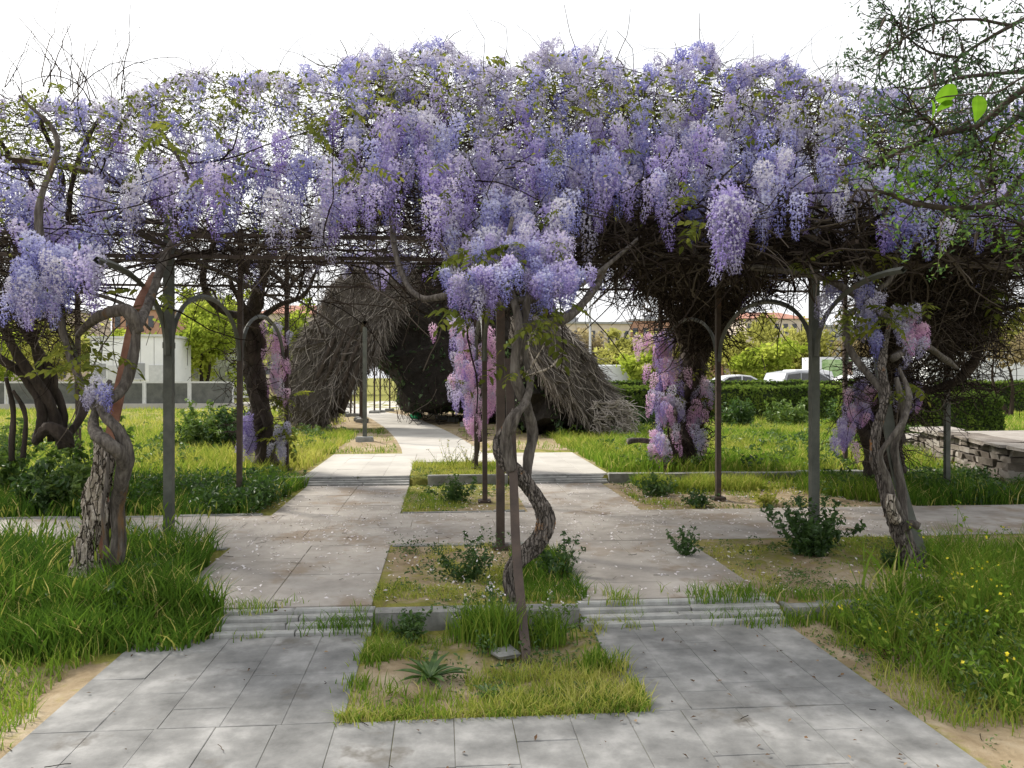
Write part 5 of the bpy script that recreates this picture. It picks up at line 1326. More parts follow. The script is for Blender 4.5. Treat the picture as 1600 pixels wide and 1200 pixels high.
quads(g, S[keep] + rng.normal(0, .15, (keep.sum(), 3)), rng.normal(0, 1, (keep.sum(), 3)), .05 + .05 * rng.random(keep.sum()), .5 + .5 * rng.random(keep.sum())); tag(g.build("foliage", M["crown"], moundr), kind="stuff")
# dark evergreen mass closing the tunnel
Yi = 23.0
ivy = thing("ivy_mass", (bx(730, Yi), Yi + 2, Z3), "black green ivy filling the arch of the tunnel above the bench", "ivy")
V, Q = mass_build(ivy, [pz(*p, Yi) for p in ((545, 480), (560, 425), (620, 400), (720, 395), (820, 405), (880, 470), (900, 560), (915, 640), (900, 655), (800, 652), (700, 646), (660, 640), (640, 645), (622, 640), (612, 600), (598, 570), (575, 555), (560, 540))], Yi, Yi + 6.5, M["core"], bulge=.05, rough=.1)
n = 15000; S, nr = sample_surface(V, Q, n); g = Geo(); quads(g, S + nr * (.10 * rng.random(n))[:, None], nr + rng.normal(0, .6, (n, 3)), .06 + .09 * rng.random(n), rng.random(n) ** 1.2)
tag(g.build("foliage", M["ivy"], ivy), kind="stuff")
n = 700; S, nr = sample_surface(V, Q, n); g = Geo(); Pw = walk(S, np.column_stack([rng.normal(0, .3, (n, 2)), -np.ones(n)]), 8, stp(n, .08, .2), .2, .15, -.05); Pw[:, :, 2] = np.maximum(Pw[:, :, 2], Z3); tubes(g, Pw, (.008 + .01 * rng.random(n))[:, None] * np.linspace(1, .5, 8)[None], 3); tag(g.build("twig_tangle", M["twig"], ivy), kind="stuff")
ivr = thing("ivy_mass", (bx(845, 19), 19.6, Z3), "leafy dark ivy at the foot of the right brush heap", "ivy")
V, Q = mass_build(ivr, [pz(*p, 18.8) for p in ((800, 540), (850, 545), (885, 600), (915, 645), (925, 672), (880, 676), (830, 670), (805, 650))], 18.3, 21, M["core"], bulge=.25)
n = 4200; S, nr = sample_surface(V, Q, n); g = Geo(); quads(g, S + nr * .05, nr + rng.normal(0, .6, (n, 3)), .04 + .05 * rng.random(n), .3 + .7 * rng.random(n)); tag(g.build("foliage", M["ivy"], ivr), kind="stuff")
# tunnel frame: two rows of slim posts on concrete footings
tun = thing("tunnel_frame", (bx(620, 25), 25, Z3), "two rows of slim steel posts carrying the overgrown tunnel", "pergola")
for (px, py, topp, mt, w) in [(570, 690, 545, "galv", .085)] + [(x, y, 545, "steel_dark", .06) for x, y in ((566, 660), (563, 657), (554, 651), (548, 651), (537, 648), (525, 647), (521, 647), (511, 645))] + [(x, y, 545, "steel_dark", .06) for x, y in ((729, 665), (708, 658), (690, 655), (677, 648), (655, 646), (636, 643), (609, 643), (594, 645), (585, 646))]:
    p0 = gnd(px, py, Z3); zt = max(2.2, atY(px, topp, p0[1])[2]) if mt != "galv" else atY(px, 540, p0[1])[2] + .4
    g = Geo(); box(g, (p0[0], p0[1], (Z3 + zt) / 2), (w, w, zt - Z3)); p = g.build("post", M["steel"] if mt == "galv" else M[mt], tun)
    g = Geo(); cham(g, (p0[0], p0[1], Z3 + .04), (.36, .36, .14), b=.02, jit=.01); g.build("footing", M["kerb"], p)
for sgn in (0, 1):
    c_ = [gnd(*q, Z3) for q in (((570, 690), (554, 651), (511, 645)) if sgn == 0 else ((729, 665), (677, 648), (609, 643)))]
    P = spline([(q[0], q[1], 2.75) for q in c_], 14); g = Geo(); tubes(g, [P], [np.full(14, .05)], 4); g.build("rail", M["steel_dark"], tun)
g = Geo(); box(g, (-6.2, 39.5, .19), (9, 12, .03)); tag(g.build("plaza", M["slab_pale"]), kind="structure")
# worn bench and a green bag beside the path
bp = gnd(667, 647, Z3); t = thing("bench", bp, "old bench with a tall end under the ivy beside the curved path", "bench")
for k in range(3):
    g = Geo(); box(g, (bp[0], bp[1] + .13 * (k - 1), Z3 + .44), (1.25, .11, .035)); g.build("seat_slat", M["stone"], t)
for sx in (-.55, .5):
    for sy in (-.15, .15):
        g = Geo(); box(g, (bp[0] + sx, bp[1] + sy, Z3 + .21), (.05, .05, .42)); g.build("leg", M["steel_dark"], t)
g = Geo(); box(g, (bp[0] + .64, bp[1], Z3 + .66), (.05, .38, .5), tilt=(0, .25, 0)); g.build("backrest", M["stone"], t)
bg = gnd(651, 655, Z3)
g = Geo(); u, v = np.meshgrid(np.linspace(0, 2 * math.pi, 15)[:-1], np.linspace(.05, math.pi - .05, 9)); r_ = 1 + rng.normal(0, .12, u.shape)
V = np.stack([bg[0] + .20 * r_ * np.cos(u) * np.sin(v), bg[1] + .16 * r_ * np.sin(u) * np.sin(v), Z3 + .10 + .11 * r_ * np.cos(v)], -1).reshape(-1, 3)
i = np.arange(8)[:, None] * 14; j = np.arange(14)[None]; g.add(V, np.stack([i + j, i + 14 + j, i + 14 + (j + 1) % 14, i + (j + 1) % 14], -1).reshape(-1, 4))
bag = thing("plastic_bag", bg, "crumpled green plastic bag lying at the edge of the curved path", "bag"); g.build("bag", M["green_plastic"], bag)
g = Geo(); tubes(g, [spline([bg + (-.05, 0, .19), bg + (-.02, 0, .27), bg + (.05, .02, .2)], 8)], [np.full(8, .012)], 4); g.build("handle", M["green_plastic"], bag)

# ------------------------------------------------------------------ the tree that leans in from the right
tr = thing("tree", (3.9, 3.9, Z1), "tree leaning in from the right with pods and small green leaves", "tree")
def tl(pts, rad, seed, name="branch", sides=9, n=36):
    g = Geo(); P = bark(g, pts, rad, n=n, sides=sides, rough=.14, seed=seed, lump=.06); g.build(name, M["bark_dark"], tr, smooth=True); return P
tl([(3.9, 3.9, -.05), (3.85, 3.9, 1.0), (3.8, 3.85, 2.0), (3.95, 3.8, 3.2), (3.9, 3.8, 4.6)], (.17, .13, .11, .08, .04), 200, "trunk", 14)
Yt = 3.7
BR = []
for k, (pts, rad) in enumerate([(((1760, 330, Yt), (1680, 300, Yt), (1605, 275, Yt), (1565, 315, Yt), (1500, 326, Yt), (1430, 318, Yt), (1385, 302, Yt), (1345, 296, Yt)), (.05, .042, .032, .030, .026, .022, .016, .008)),
                     (((1780, 90, Yt), (1680, 110, Yt - .1), (1600, 140, Yt - .1), (1530, 195, Yt), (1470, 208, Yt), (1410, 235, Yt), (1355, 262, Yt)), (.045, .035, .028, .026, .024, .018, .010)),
                     (((1760, 150, Yt + .2), (1660, 150, Yt + .2), (1605, 172, Yt + .1), (1560, 208, Yt + .1), (1500, 240, Yt + .1), (1465, 265, Yt)), (.04, .032, .024, .02, .016, .008)),
                     (((1780, 100, Yt + .4), (1680, 110, Yt + .4), (1600, 112, Yt + .4), (1510, 120, Yt + .3), (1440, 138, Yt + .3), (1400, 136, Yt + .2)), (.035, .028, .02, .017, .012, .006)),
                     (((1760, -20, Yt + .5), (1650, 10, Yt + .4), (1580, 40, Yt + .4), (1500, 90, Yt + .4), (1497, 118, Yt + .3)), (.035, .026, .018, .012, .012)),
                     (((1700, 380, Yt), (1620, 360, Yt - .2), (1575, 340, Yt - .2)), (.02, .012, .006)), (((1580, 40, Yt + .4), (1520, 30, Yt + .4), (1450, 40, Yt + .4), (1400, 70, Yt + .4), (1372, 100, Yt + .4)), (.016, .012, .010, .008, .004)),
                     (((1500, 90, Yt + .4), (1450, 80, Yt + .4), (1410, 50, Yt + .5), (1390, 15, Yt + .5)), (.012, .010, .007, .004)),
                     (((1560, 210, Yt), (1548, 250, Yt), (1556, 300, Yt)), (.012, .010, .006)), (((1470, 208, Yt), (1440, 180, Yt - .1), (1405, 170, Yt - .1)), (.010, .008, .004))]):
    BR.append(tl(pp(*pts), [r_ * .62 for r_ in rad], 210 + k, n=40))
# fine twigs and leaves
ST, SD = [], []
for P in BR:
    for q in range(30):
        p = P[random.randint(6, len(P) - 1)]; ST.append(p); d = rng.normal(0, 1, 3); d[1] *= .6; d[0] -= .3; SD.append(d)
S = np.array(ST); Pw = walk(S, np.array(SD), 8, stp(len(S), .02, .055), .25, .15, .02)
Pw2 = walk(Pw[:, 5], rng.normal(0, 1, (len(S), 3)), 6, stp(len(S), .015, .04), .25, .1, 0)
g = Geo(); tubes(g, Pw, np.full((len(S), 1), .0038) * np.linspace(1, .4, 8)[None], 4); tubes(g, Pw2, np.full((len(S), 1), .0022) * np.linspace(1, .5, 6)[None], 3); tag(g.build("twig_tangle", M["twig"], tr), kind="stuff")
base = np.concatenate([Pw[:, 3:].reshape(-1, 3), Pw2[:, 2:].reshape(-1, 3)])
k_ = rng.integers(0, len(base), 7000); P = base[k_] + rng.normal(0, .022, (7000, 3))
upper = P[:, 2] > 2.75  # upper leaves coloured darker: their silhouette against the sky put into the tone
g = Geo(); quads(g, P, rng.normal(0, 1, (7000, 3)) + (0, 0, .5), .008 + .012 * rng.random(7000), np.where(upper, .0 + .45 * rng.random(7000), .25 + .75 * rng.random(7000)), .42); tag(g.build("foliage", M["tree_leaf"], tr), kind="stuff")
# seed pods
g = Geo(); g.add([(0, 0, 0), (.008, 0, -.03), (0, .003, -.09), (-.008, 0, -.03), (0, .006, -.04), (0, -.006, -.04)], np.array([(0, 1, 4), (1, 2, 4), (2, 3, 4), (3, 0, 4), (1, 0, 5), (2, 1, 5), (3, 2, 5), (0, 3, 5)])); pod = g.mesh("pod", M["bark_dark"])
for k in range(34): place("pod", pod, tr, base[random.randrange(len(base))], (random.gauss(0, .25), random.gauss(0, .25), random.uniform(0, 6)), random.uniform(.7, 1.4))
# big fresh leaves close to the camera on their own spray
def leaf_blade(L, W, seed, mat, curl=.25):
    r_ = np.random.default_rng(seed); nu, nv = 10, 7; g = Geo(); V = []
    for a in range(nu):
        t = a / (nu - 1); w = W * math.sin(math.pi * min(1, t ** .75)) ** .8 * (1 if t < .6 else 1) + .0004
        for b in range(nv):
            s = b / (nv - 1) * 2 - 1; V.append((t * L, s * w, abs(s) * w * curl - .22 * L * t * t + .02 * L * math.sin(7 * t + 3 * s) * abs(s)))
    i = np.arange(nu - 1)[:, None] * nv; j = np.arange(nv - 1)[None]
    g.add(V, np.stack([i + j, i + nv + j, i + nv + j + 1, i + j + 1], -1).reshape(-1, 4), np.repeat(r_.random(nu) * .5 + .25, nv)); return g.mesh("leaf", M[mat])
Yn = 2.3
tl(pp((1760, 60, 3.2), (1660, 100, 2.6), (1600, 120, Yn), (1560, 143, Yn), (1520, 147, Yn), (1448, 154, Yn)), (.007, .005, .004, .0034, .003, .002), 240, "twig", 6, 30)
for k, (px, py, L, W, rot) in enumerate([(1497, 146, .085, .030, (.9, .1, math.pi)), (1455, 156, .06, .026, (1.2, 1.1, .5)), (1527, 148, .078, .030, (1.45, 1.45, .1)), (1490, 160, .05, .02, (.3, .2, 2.4))]):
    place("leaf", leaf_blade(L, W, k, "bright_leaf"), tr, atY(px, py, Yn), rot)
SMALL = [leaf_blade(.035, .010, k, "bright_leaf") for k in range(5)]
for k in range(90):
    px, py = random.choice(((1585, 240), (1590, 345), (1490, 305), (1450, 232), (1595, 195), (1580, 385), (1395, 285), (1430, 300)))
    place("leaf", SMALL[k % 5], tr, atY(px + random.gauss(0, 20), py + random.gauss(0, 16), Yt + random.uniform(-.2, .1)), (random.uniform(0, 6), random.uniform(-1, 1), random.uniform(0, 6)), random.uniform(.7, 1.4))

# ------------------------------------------------------------------ countable plants
def plant(name, px, py, z, h, w, nst, nlf, ls, mat, label, cat="plant", group=None, flowers=None, Y=None, tone=(.2, .9), asp=.5, upright=.7):
    p = gnd(px, py, z) if Y is None else np.array((bx(px, Y), Y, z)); p[2] = float(ground_z(p[0], p[1]))
    t = thing(name, p, label, cat, group)
    d = rng.normal(0, 1, (nst, 3)); d[:, 2] = upright * 1.6 + np.abs(d[:, 2]); d /= np.linalg.norm(d, axis=1, keepdims=True)
    S = p + np.column_stack([rng.normal(0, w * .12, (nst, 2)), np.zeros(nst)])
    n = 8; P = walk(S, d, n, h / (n - 1) * rng.uniform(.6, 1.15, nst), .10, .06, .0)
    off = (P - S[:, None]) ; P = S[:, None] + off * np.array((1, 1, 1))
    g = Geo(); tubes(g, P, np.full((nst, 1), .0035 * (h / .4) ** .5) * np.linspace(1, .4, n)[None], 4, .5); g.build("stem", M[mat], t)
    k = rng.integers(0, nst, nlf); q = rng.integers(1, n, nlf); L = P[k, q] + rng.normal(0, ls * .8, (nlf, 3)); L[:, 2] = np.maximum(L[:, 2], p[2] + .01)
    g = Geo(); quads(g, L, rng.normal(0, 1, (nlf, 3)) + (0, -.2, .9), ls * (.5 + rng.random(nlf)), tone[0] + (tone[1] - tone[0]) * rng.random(nlf), asp); tag(g.build("foliage", M[mat], t), kind="stuff")
    if flowers:
        g = Geo(); nf = flowers[1]; k = rng.integers(0, nst, nf); L = P[k, -1] + rng.normal(0, .014, (nf, 3)); quads(g, L, rng.normal(0, 1, (nf, 3)), .007 + .004 * rng.random(nf), rng.random(nf), .8); tag(g.build("blossom", M[flowers[0]], t), kind="stuff")
    return t
def rosette(px, py, z, n, L, W, label, mat="weed"):
    p = gnd(px, py, z); p[2] = float(ground_z(p[0], p[1])); t = thing("weed", p, label, "weed")
    for k in range(n):
        a = k * 2.4 + random.uniform(-.3, .3); me = leaf_blade(L * random.uniform(.7, 1.15), W, k, mat, .5)
        place("leaf", me, t, p + np.array((0, 0, .015)), (random.gauss(0, .15), -random.uniform(.15, .75), a))
rosette(672, 1062, Z1, 17, .19, .018, "dark green rosette weed on bare soil in the nearest bed")
rosette(760, 1085, Z1, 11, .10, .010, "small pale spiky weed right of the dark rosette weed")
rosette(1090, 790, Z2, 14, .20, .03, "dark leafy weed at the corner of the right gravel bed by the path")
plant("bush", 1270, 868, Z2, .46, .5, 26, 1500, .026, "weed", "dark leafy bush growing round the foot of the right front post", "bush", tone=(0, .5))
plant("shrub", 325, 655, Z3, .85, 1.6, 60, 5200, .05, "weed", "rounded bright green shrub behind the left front post", "shrub", Y=15.5, tone=(.6, 1.0), upright=.35)
plant("shrub", 362, 660, Z3, .7, .9, 34, 2400, .05, "weed", "dark green shrub between the rounded shrub and the shaded post", "shrub", Y=15.2, tone=(0, .4), upright=.4)
plant("shrub", 120, 690, Z2, .65, .6, 26, 1500, .036, "weed", "yellow green leafy shoots beside the dark burl at the far left", "shrub", Y=9.3, tone=(.55, 1))
plant("shrub", 62, 735, Z2, .5, .8, 34, 2000, .036, "weed", "dark leafy shoots below the burl at the far left", "shrub", Y=9.2, tone=(.1, .6))
plant("shrub", 15, 640, Z2, .95, .7, 24, 1500, .045, "weed", "light green tall shoots at the left edge of the picture", "shrub", Y=10.2, tone=(.5, .95))
plant("shrub", 130, 640, Z2, 1.0, .5, 16, 900, .045, "weed", "tall fresh green shoots right of the many stemmed vine", "shrub", Y=10.6, tone=(.5, .9))
for k, (px, Y, h, n) in enumerate([(1230, 21, .75, 2200), (1150, 22, .7, 1800), (1050, 22.5, .6, 1600), (1320, 21.5, .75, 1800), (1000, 21, .5, 1200)]):
    plant("shrub", px, 650, Z3, h, 1.2, 40, n, .055, "weed", ["pale leafy clump before the long hedge right of the second post", "green weed clump before the hedge beside the second right post", "green weeds before the hedge just right of the pink trunk", "green clump before the hedge behind the purple racemes", "dark weeds at the right tip of the brush heap"][k], "shrub", "weed clumps before the hedge", Y=Y, tone=((.55, 1), (.15, .7), (.15, .7), (.2, .8), (0, .5))[k], upright=.5)
for k, (px, py, h) in enumerate([(1500, 1010, .62), (1545, 1060, .58), (1585, 985, .66), (1450, 985, .55), (1400, 1040, .50), (1590, 1120, .52), (1530, 950, .60)]):
    plant("mustard_plant", px, py, Z1, h, .25, 9, 130, .016, "grass", ["yellow flowered mustard in the right bed, tallest near the trunk side", "yellow flowered mustard halfway down the right bed", "yellow flowered mustard at the right edge of the picture", "yellow flowered mustard nearest the twisted grey trunk", "yellow flowered mustard leaning over the path", "yellow flowered mustard at the lower right corner", "yellow flowered mustard at the back of the right bed"][k], "plant", "mustard plants in the right bed", ("yellow", 16), tone=(.45, .75))
plant("weed", 730, 905, Z2, .34, .3, 22, 700, .017, "weed", "dark bushy weed in the middle bed left of the S shaped trunk", "weed", tone=(0, .5), flowers=("white_petal", 40))
plant("weed", 865, 900, Z2, .34, .3, 22, 800, .018, "weed", "dark green weed in the middle bed right of the S shaped trunk", "weed", tone=(0, .5))
plant("weed", 760, 985, Z1, .34, .2, 16, 420, .014, "weed", "white flowered weed left of the foot of the leaning bar", "weed", tone=(.3, .7), flowers=("white_petal", 70))
plant("weed", 850, 1000, Z1, .30, .2, 16, 480, .015, "weed", "pale yellow green weed right of the foot of the leaning bar", "weed", tone=(.6, 1), flowers=("white_petal", 40))
plant("weed", 640, 1000, Z1, .17, .3, 26, 700, .014, "weed", "low green weed cushion by the kerb in the nearest bed", "weed", tone=(.2, .7))
plant("weed", 712, 785, Z2, .30, .5, 26, 900, .022, "weed", "green cushion weed in the further middle bed", "weed", tone=(.2, .7))
plant("weed", 1090, 792, Z2, .22, .3, 16, 420, .022, "weed", "dark weed beside the shaded right post", "weed", tone=(0, .4))
plant("weed", 1030, 775, Z2, .32, .5, 26, 700, .025, "weed", "olive weed clump at the corner of the further right bed", "weed", tone=(.3, .8))
plant("weed", 1195, 790, Z2, .22, .3, 22, 420, .022, "grass", "yellow tuft on the gravel of the further right bed", "weed", tone=(.7, .95))
plant("weed", 1070, 870, Z2, .22, .25, 16, 300, .02, "weed", "low weed at the path edge of the near right bed", "weed", tone=(.1, .6))
plant("weed", 1395, 885, Z2, .16, .25, 14, 320, .018, "weed", "low dark weed left of the foot of the twisted grey trunk", "weed", tone=(.1, .6))
for k, (px, Y, n) in enumerate([(700, 12.2, 200), (735, 12.5, 160)]):
    plant("weed", px, 725, Z3, .42, .5, 16, n, .014, "grass", ["tall dry flowering stalks in the bed before the curved path", "dry flowering stalks at the foot of the slim dark stem"][k], "weed", Y=Y, tone=(.7, 1), flowers=("white_petal", 90))

# ------------------------------------------------------------------ grass and low cover
def field(g, n, x0, x1, y0, y1, h, w, tone, mask=None, lean=(.2, .8), segs=2, clump=1.4, seed=1, keep_off=True, thr=0.0):
    x = rng.uniform(x0, x1, n); y = rng.uniform(y0, y1, n)
    k = np.ones(n, bool)
    if keep_off: k &= ~paved(x, y, .0)
    c = vnoise(x, y, clump, seed)
    k &= rng.random(n) < np.clip((c - thr) * 2.2 + .15, 0, 1)
    if mask is not None: k &= mask(x, y)
    x, y, c = x[k], y[k], c[k]; m = len(x)
    if m == 0: return
    hh = rng.uniform(h[0], h[1], m) * (.55 + .65 * c)
    c2 = vnoise(x, y, .9, seed + 7)
    a = np.clip(tone[0] + (tone[1] - tone[0]) * (.55 * c2 + .45 * rng.random(m)), 0, 1)
    a = np.where(rng.random(m) < .09, rng.uniform(.84, 1.0, m), a)
    blades(g, np.column_stack([x, y, ground_z(x, y) - .01]), hh, rng.uniform(lean[0], lean[1], m), rng.uniform(w * .6, w * 1.3, m), a, segs)
def out_grass(g, label=None): return tag(g.build("grass", M["grass"]), kind="stuff")
# left front bed, tall and lush
g = Geo()
field(g, 34000, -7, -1.62, 4.62, 7.05, (.20, .44), .0060, (.06, .55), lambda x, y: (x < -1.72 - .22 * np.sin(y * 3) + np.where(y < Y12b + .1, .1, 0) - np.maximum(0, 4.9 - y) * 1.2) & ~((y > 6.6) & (x > -2.6) & (rng.random(len(x)) < .6)), segs=3, seed=11)
field(g, 15000, -4.8, -1.75, 2.6, 4.8, (.05, .19), .0038, (.48, .95), lambda x, y: x < -1.9 + .12 * np.sin(4 * y), segs=2, seed=12, thr=.42, clump=2.5)
field(g, 5200, -2.5, -1.33, 4.76, 5.5, (.10, .32), .006, (.1, .55), lambda x, y: x < -1.42 + .07 * np.sin(9 * y) - np.maximum(0, y - 5.2) * .5, segs=3, seed=14, keep_off=False)
field(g, 5200, -6, -2.1, 4.85, 6.9, (.22, .46), .0095, (.28, .58), segs=3, seed=13, clump=2.2, thr=.35)
field(g, 1600, -2.1, -1.2, 4.85, 5.35, (.08, .2), .004, (.3, .7), segs=2, seed=12, keep_off=False, thr=.3)
out_grass(g)
# seed heads
g = Geo(); n = 260; x = rng.uniform(-4.5, -1.8, n); y = rng.uniform(4.6, 7.0, n); h = rng.uniform(.34, .55, n); b = np.column_stack([x, y, ground_z(x, y)])
d = rng.normal(0, .22, (n, 3)); d[:, 2] = 1; P = walk(b, d, 7, h / 6, .05, .05, -.03); tubes(g, P, np.full((n, 1), .0014) * np.ones((1, 7)), 3, .6)
tip = P[:, -1]; dd = P[:, -1] - P[:, -2]; dd /= np.linalg.norm(dd, axis=1, keepdims=True); Ph = tip[:, None] + dd[:, None] * np.linspace(0, .065, 5)[None, :, None]; tubes(g, Ph, np.array([[.002, .006, .007, .005, .001]]).repeat(n, 0), 4, rng.uniform(.55, .85, n))
out_grass(g)
# right front bed, bright and tall, and its bare verge
g = Geo()
field(g, 26000, 2.35, 6.5, 3.0, 5.15, (.24, .50), .0052, (.34, .76), lambda x, y: x > 2.68 + .2 * np.sin(2.3 * y + 1) - np.maximum(0, y - 4.6) * .7, segs=3, seed=21)
field(g, 7000, 2.75, 5.2, 3.3, 5.15, (.26, .52), .0085, (.42, .70), lambda x, y: x > 2.9 + .2 * np.sin(2.3 * y + 1) - np.maximum(0, y - 4.6) * .7, segs=3, seed=27, clump=2.2, thr=.3)
field(g, 4500, 2.15, 3.1, 2.9, 5.1, (.05, .16), .0035, (.5, .95), segs=2, seed=22, thr=.42, clump=3)
field(g, 42000, 2.2, 7.5, 5.3, 7.05, (.02, .065), .0032, (.58, .98), segs=2, seed=23, thr=.38, clump=2.2)
field(g, 9000, 3.7, 8, 5.2, 6.3, (.16, .36), .0045, (.35, .8), lambda x, y: x > 3.9 + .3 * np.sin(3 * y), segs=3, seed=24)
field(g, 2600, .9, 2.9, 4.88, 5.42, (.05, .14), .0036, (.4, .85), segs=2, seed=25, keep_off=False, thr=.45, clump=3.2)
field(g, 1300, XL0, XL1, 4.95, 5.38, (.04, .10), .0032, (.4, .8), segs=2, seed=26, keep_off=False, thr=.5, clump=4)
n = 260; x = rng.normal(-.62, .13, n); y = rng.normal(5.05, .06, n); blades(g, np.column_stack([x, y, np.full(n, .02)]), rng.uniform(.07, .17, n), rng.uniform(.3, .9, n), .0035, rng.uniform(.3, .6, n), 3)
out_grass(g)
# middle beds
g = Geo()
bed1 = lambda x, y: ~((x < .12) & (y > 3.86) & (y < 4.5) & (vnoise(x, y, 3.5, 31) < .80))
field(g, 11000, XL1 + .0, XR0 + .06, YB0, Y12a + .05, (.05, .15), .0034, (.5, .95), bed1, segs=2, seed=31, thr=.2, clump=2.5, keep_off=False)
n = 1500; x = rng.uniform(XL1 - .04, XR0 + .05, n); y = rng.normal(YB0 + .04, .035, n); blades(g, np.column_stack([x, y, np.full(n, .0)]), rng.uniform(.03, .085, n) * (.5 + vnoise(x, y, 3, 3)), rng.uniform(.3, 1, n), .0033, rng.uniform(.55, .95, n), 2)
field(g, 1700, .2, 1.0, YB0, YB0 + .3, (.08, .17), .004, (.3, .75), segs=3, seed=33, keep_off=False)
for cx, cy, m, h in ((.33, 4.72, 420, .36), (.18, 4.85, 260, .30), (.62, 4.75, 260, .25), (-.42, 4.15, 90, .10), (-.40, 4.5, 90, .10), (.85, 4.3, 220, .16)):
    x = rng.normal(cx, .06, m); y = rng.normal(cy, .05, m); blades(g, np.column_stack([x, y, np.zeros(m)]), rng.uniform(.5, 1, m) * h, rng.uniform(.1, .6, m), .0042, rng.uniform(.35, .75, m), 3)
field(g, 16000, XL1, XR0, Y12b + .1, YC0 - .05, (.02, .08), .003, (.5, .97), segs=2, seed=34, thr=.34, clump=2.5, keep_off=False)
field(g, 3000, .55, XR0 + .04, Y12b, YC0 - .4, (.10, .26), .004, (.15, .6), segs=3, seed=35, keep_off=False)
field(g, 4500, XL1, XR0, YC1 + .1, Y23a, (.04, .12), .004, (.45, .9), segs=2, seed=36, thr=.25, keep_off=False)
field(g, 3500, XL1, XR0, Y23b + .05, 12.95, (.06, .18), .005, (.55, .9), segs=2, seed=37, thr=.15, keep_off=False)
out_grass(g)
# beds beyond the cross path
g = Geo()
field(g, 30000, -8.5, -1.75, YC1 + .08, Y23a, (.16, .40), .006, (.10, .58), lambda x, y: x < -1.95 + (y - 10) * .12, segs=2, seed=41)
field(g, 22000, 4.6, 9.5, YC1 + .1, Y23a, (.15, .36), .006, (.2, .72), lambda x, y: x > 4.9 + .35 * np.sin(3 * y), segs=2, seed=42)
field(g, 16000, 2.3, 5.2, YC1 + .08, Y23a, (.03, .11), .005, (.55, .97), segs=2, seed=43, thr=.5, clump=1.8)
field(g, 6000, 2.6, 5.2, 10.2, Y23a, (.14, .30), .006, (.4, .85), segs=2, seed=44, thr=.25)
out_grass(g)
# the open field, left and right, and the lawns
g = Geo()
off_path = lambda x, y: np.abs(x - np.interp(y, CP[:, 1], CP[:, 0])) > np.where(y > 14.5, 1.5 + .4 * np.sin(y), 0)
field(g, 42000, -13, -1.9, Y23b + .05, 20, (.14, .34), .010, (.55, .96), lambda x, y: off_path(x, y) & (x < -2.0 - np.maximum(0, 12.5 - y) * .3), segs=2, seed=51, clump=.8)
field(g, 12000, -18, -3, 20, 35, (.10, .26), .016, (.55, .92), off_path, segs=2, seed=52, clump=.6)
field(g, 32000, 2.4, 10, Y23b + .05, 20, (.14, .32), .010, (.45, .88), lambda x, y: off_path(x, y) & ~((x > 7.3) & (y < 14.5) & (x > 7.3 + (y - 9.6) * .27)), segs=2, seed=53, clump=.8)
field(g, 16000, 4, 22, 18, 30, (.10, .26), .014, (.45, .85), segs=2, seed=54, clump=.6)
field(g, 9000, 10.5, 24, 14.6, 30, (.10, .22), .014, (.5, .85), segs=2, seed=55, clump=.8)
field(g, 4000, -3.6, -.6, 14.6, 22, (.05, .15), .008, (.4, .85), lambda x, y: ~on_curved(x, y, .05), segs=2, seed=56, thr=.4, clump=1.2)
field(g, 3000, .4, 4, 14.6, 24, (.05, .15), .008, (.5, .9), lambda x, y: ~on_curved(x, y, .05), segs=2, seed=57, thr=.45, clump=1.2)
out_grass(g)
# broad leaved weeds mixed into the beds
g = Geo()
def weeds(n, x0, x1, y0, y1, h, s, tone, seed, thr=.5, mask=None):
    nc = n // 26; cx = rng.uniform(x0, x1, nc); cy = rng.uniform(y0, y1, nc); k = (vnoise(cx, cy, 1.6, seed) > thr) & ~paved(cx, cy, .06)
    if mask is not None: k &= mask(cx, cy)
    cx, cy = cx[k], cy[k]
    for a, b in zip(cx, cy):
        m = 26; hh = random.uniform(.4, 1) * h; q = rng.random(m) ** .7; r_ = .04 + .10 * rng.random(m) * (hh / .3)
        an = rng.random(m) * 6.28; x = a + np.cos(an) * r_ * (1.3 - q * .6); y = b + np.sin(an) * r_ * (1.3 - q * .6)
        quads(g, np.column_stack([x, y, ground_z(x, y) + .01 + q * hh]), rng.normal(0, .7, (m, 3)) + (0, 0, .8), s * (.5 + rng.random(m)), np.clip(rng.uniform(*tone) + rng.normal(0, .12, m), 0, 1), .5)
weeds(26000, -7.5, -1.9, YC1 + .1, Y23a, .32, .028, (.05, .6), 81)
weeds(14000, 4.6, 9, YC1 + .1, Y23a, .30, .028, (.1, .7), 82)
weeds(9000, -5.5, -1.9, 5.0, 7.05, .26, .018, (.1, .6), 83, .55)
weeds(9000, 2.5, 5.5, 3.0, 5.1, .28, .016, (.3, .9), 84, .5)
weeds(3000, XL1, XR0, 4.3, 7.05, .16, .012, (.1, .7), 85, .5)
weeds(16000, 2.6, 11, 11.5, 20, .30, .035, (.3, .95), 86, .55)
weeds(16000, -11, -2.4, 11.5, 20, .30, .035, (.4, 1.0), 87, .55)
weeds(4000, 2.3, 7, 5.4, 7, .10, .012, (.2, .8), 88, .55)
tag(g.build("weeds", M["weed"]), kind="stuff")
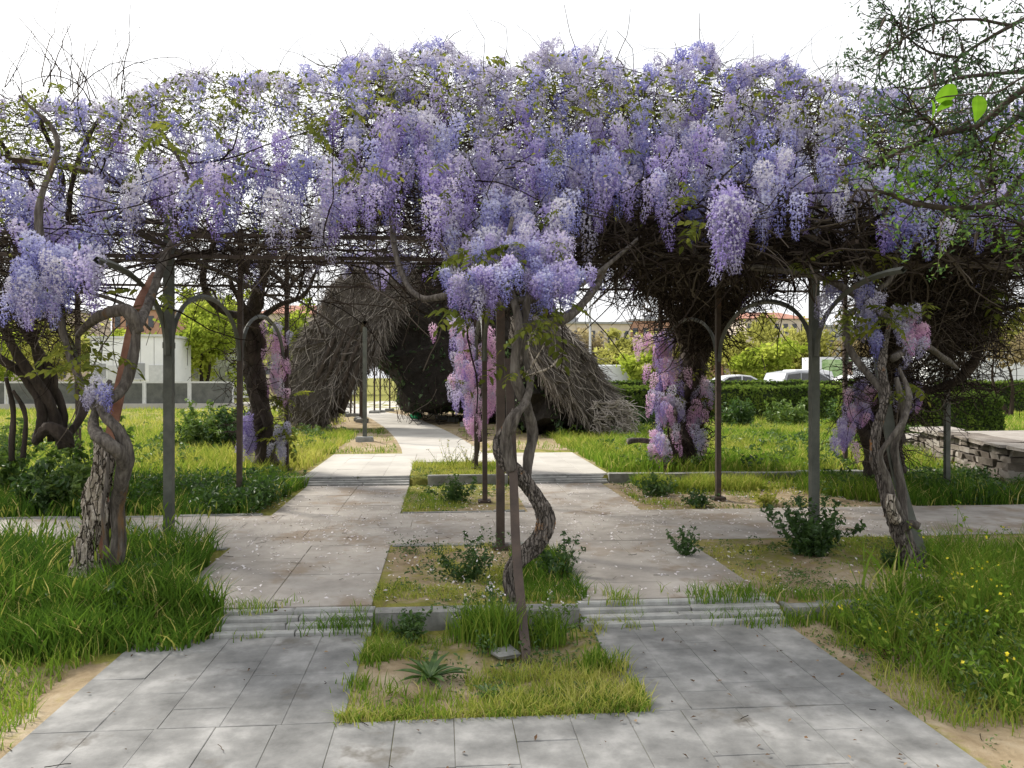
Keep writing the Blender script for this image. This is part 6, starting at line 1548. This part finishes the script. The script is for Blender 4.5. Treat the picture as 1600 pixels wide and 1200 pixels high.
# low ground cover: small leaves hugging the soil
g = Geo()
def carpet(n, x0, x1, y0, y1, s, tone, seed, thr=.4):
    x = rng.uniform(x0, x1, n); y = rng.uniform(y0, y1, n); c = vnoise(x, y, 2.6, seed); k = (rng.random(n) < np.clip((c - thr) * 3, 0, 1)) & ~paved(x, y, 0)
    x, y = x[k], y[k]; m = len(x); quads(g, np.column_stack([x, y, ground_z(x, y) + rng.uniform(.004, .03, m)]), np.column_stack([rng.normal(0, .6, (m, 2)), np.ones(m)]), s * (.5 + rng.random(m)), rng.uniform(*tone, m), .6)
carpet(22000, 2.2, 7, 5.3, 7.05, .010, (.3, 1.0), 61); carpet(5000, XL1, XR0, 5.35, 7.05, .010, (.2, .9), 62); carpet(5000, XL1, XR0, 3.75, 4.95, .009, (.3, .95), 63, .45)
carpet(4000, 2.2, 3.2, 2.9, 5, .010, (.3, .9), 64, .5); carpet(4000, -4.5, -1.85, 3, 4.8, .010, (.4, .95), 65, .45); carpet(5000, 2.3, 5.3, 8.8, 11, .014, (.3, .9), 66, .45); carpet(4000, XL1, XR0, 8.8, 12.9, .014, (.3, .9), 67, .4)
tag(g.build("ground_cover", M["weed"]), kind="stuff")
# fallen petals, dead leaves and twiglets on the paving
def strew(n, x0, x1, y0, y1, s, mat, name, flat=.12, mask=None):
    g = Geo(); x = rng.uniform(x0, x1, n); y = rng.uniform(y0, y1, n); k = rng.random(n) < .2 + .8 * vnoise(x, y, 1.2, 77)
    if mask is not None: k &= mask(x, y)
    x, y = x[k], y[k]; m = len(x)
    quads(g, np.column_stack([x, y, np.where(paved(x, y, 0), gz(y) + .024, ground_z(x, y) + .02)]), np.column_stack([rng.normal(0, flat, (m, 2)), np.ones(m)]), s * (.5 + rng.random(m)), rng.random(m), .55); tag(g.build(name, M[mat]), kind="stuff")
strew(6000, -2.2, 5, 5.3, 11, .0135, "white_petal", "fallen_petals", .3)
strew(260, -2, 2.3, 3, 5.2, .011, "litter", "leaf_litter", .4)
strew(500, -2.5, 5, 5.3, 11, .011, "litter", "leaf_litter", .4)
n = 70; S = np.column_stack([rng.uniform(-2, 2.5, n), rng.uniform(2.6, 8.6, n), np.zeros(n)]); S[:, 2] = ground_z(S[:, 0], S[:, 1]) + .012; d = rng.normal(0, 1, (n, 3)) * (1, .6, 0); g = Geo(); tubes(g, walk(S, d, 5, stp(n, .006, .03), .2, 0, 0) * (1, 1, 0) + S[:, None] * (0, 0, 1), np.full((n, 5), .002), 3); tag(g.build("fallen_twigs", M["twig"]), kind="stuff")
g = Geo(); p = gnd(800, 1028, Z1); box(g, (p[0] - .04, p[1] + .05, .005), (.13, .10, .03), rz=.4, jit=.012); tag(g.build("stone", M["kerb"]), "pale lump of stone in the bed beside the foot of the leaning bar", "stone")
p = gnd(1392, 1032, Z1); g = Geo(); quads(g, p + rng.normal(0, 1, (26, 3)) * (.07, .05, .012) + (0, 0, .035), rng.normal(0, .5, (26, 3)) + (0, 0, 1), .026, .85 * rng.random(26), .6); tag(g.build("leaf_litter", M["litter"]), kind="stuff")
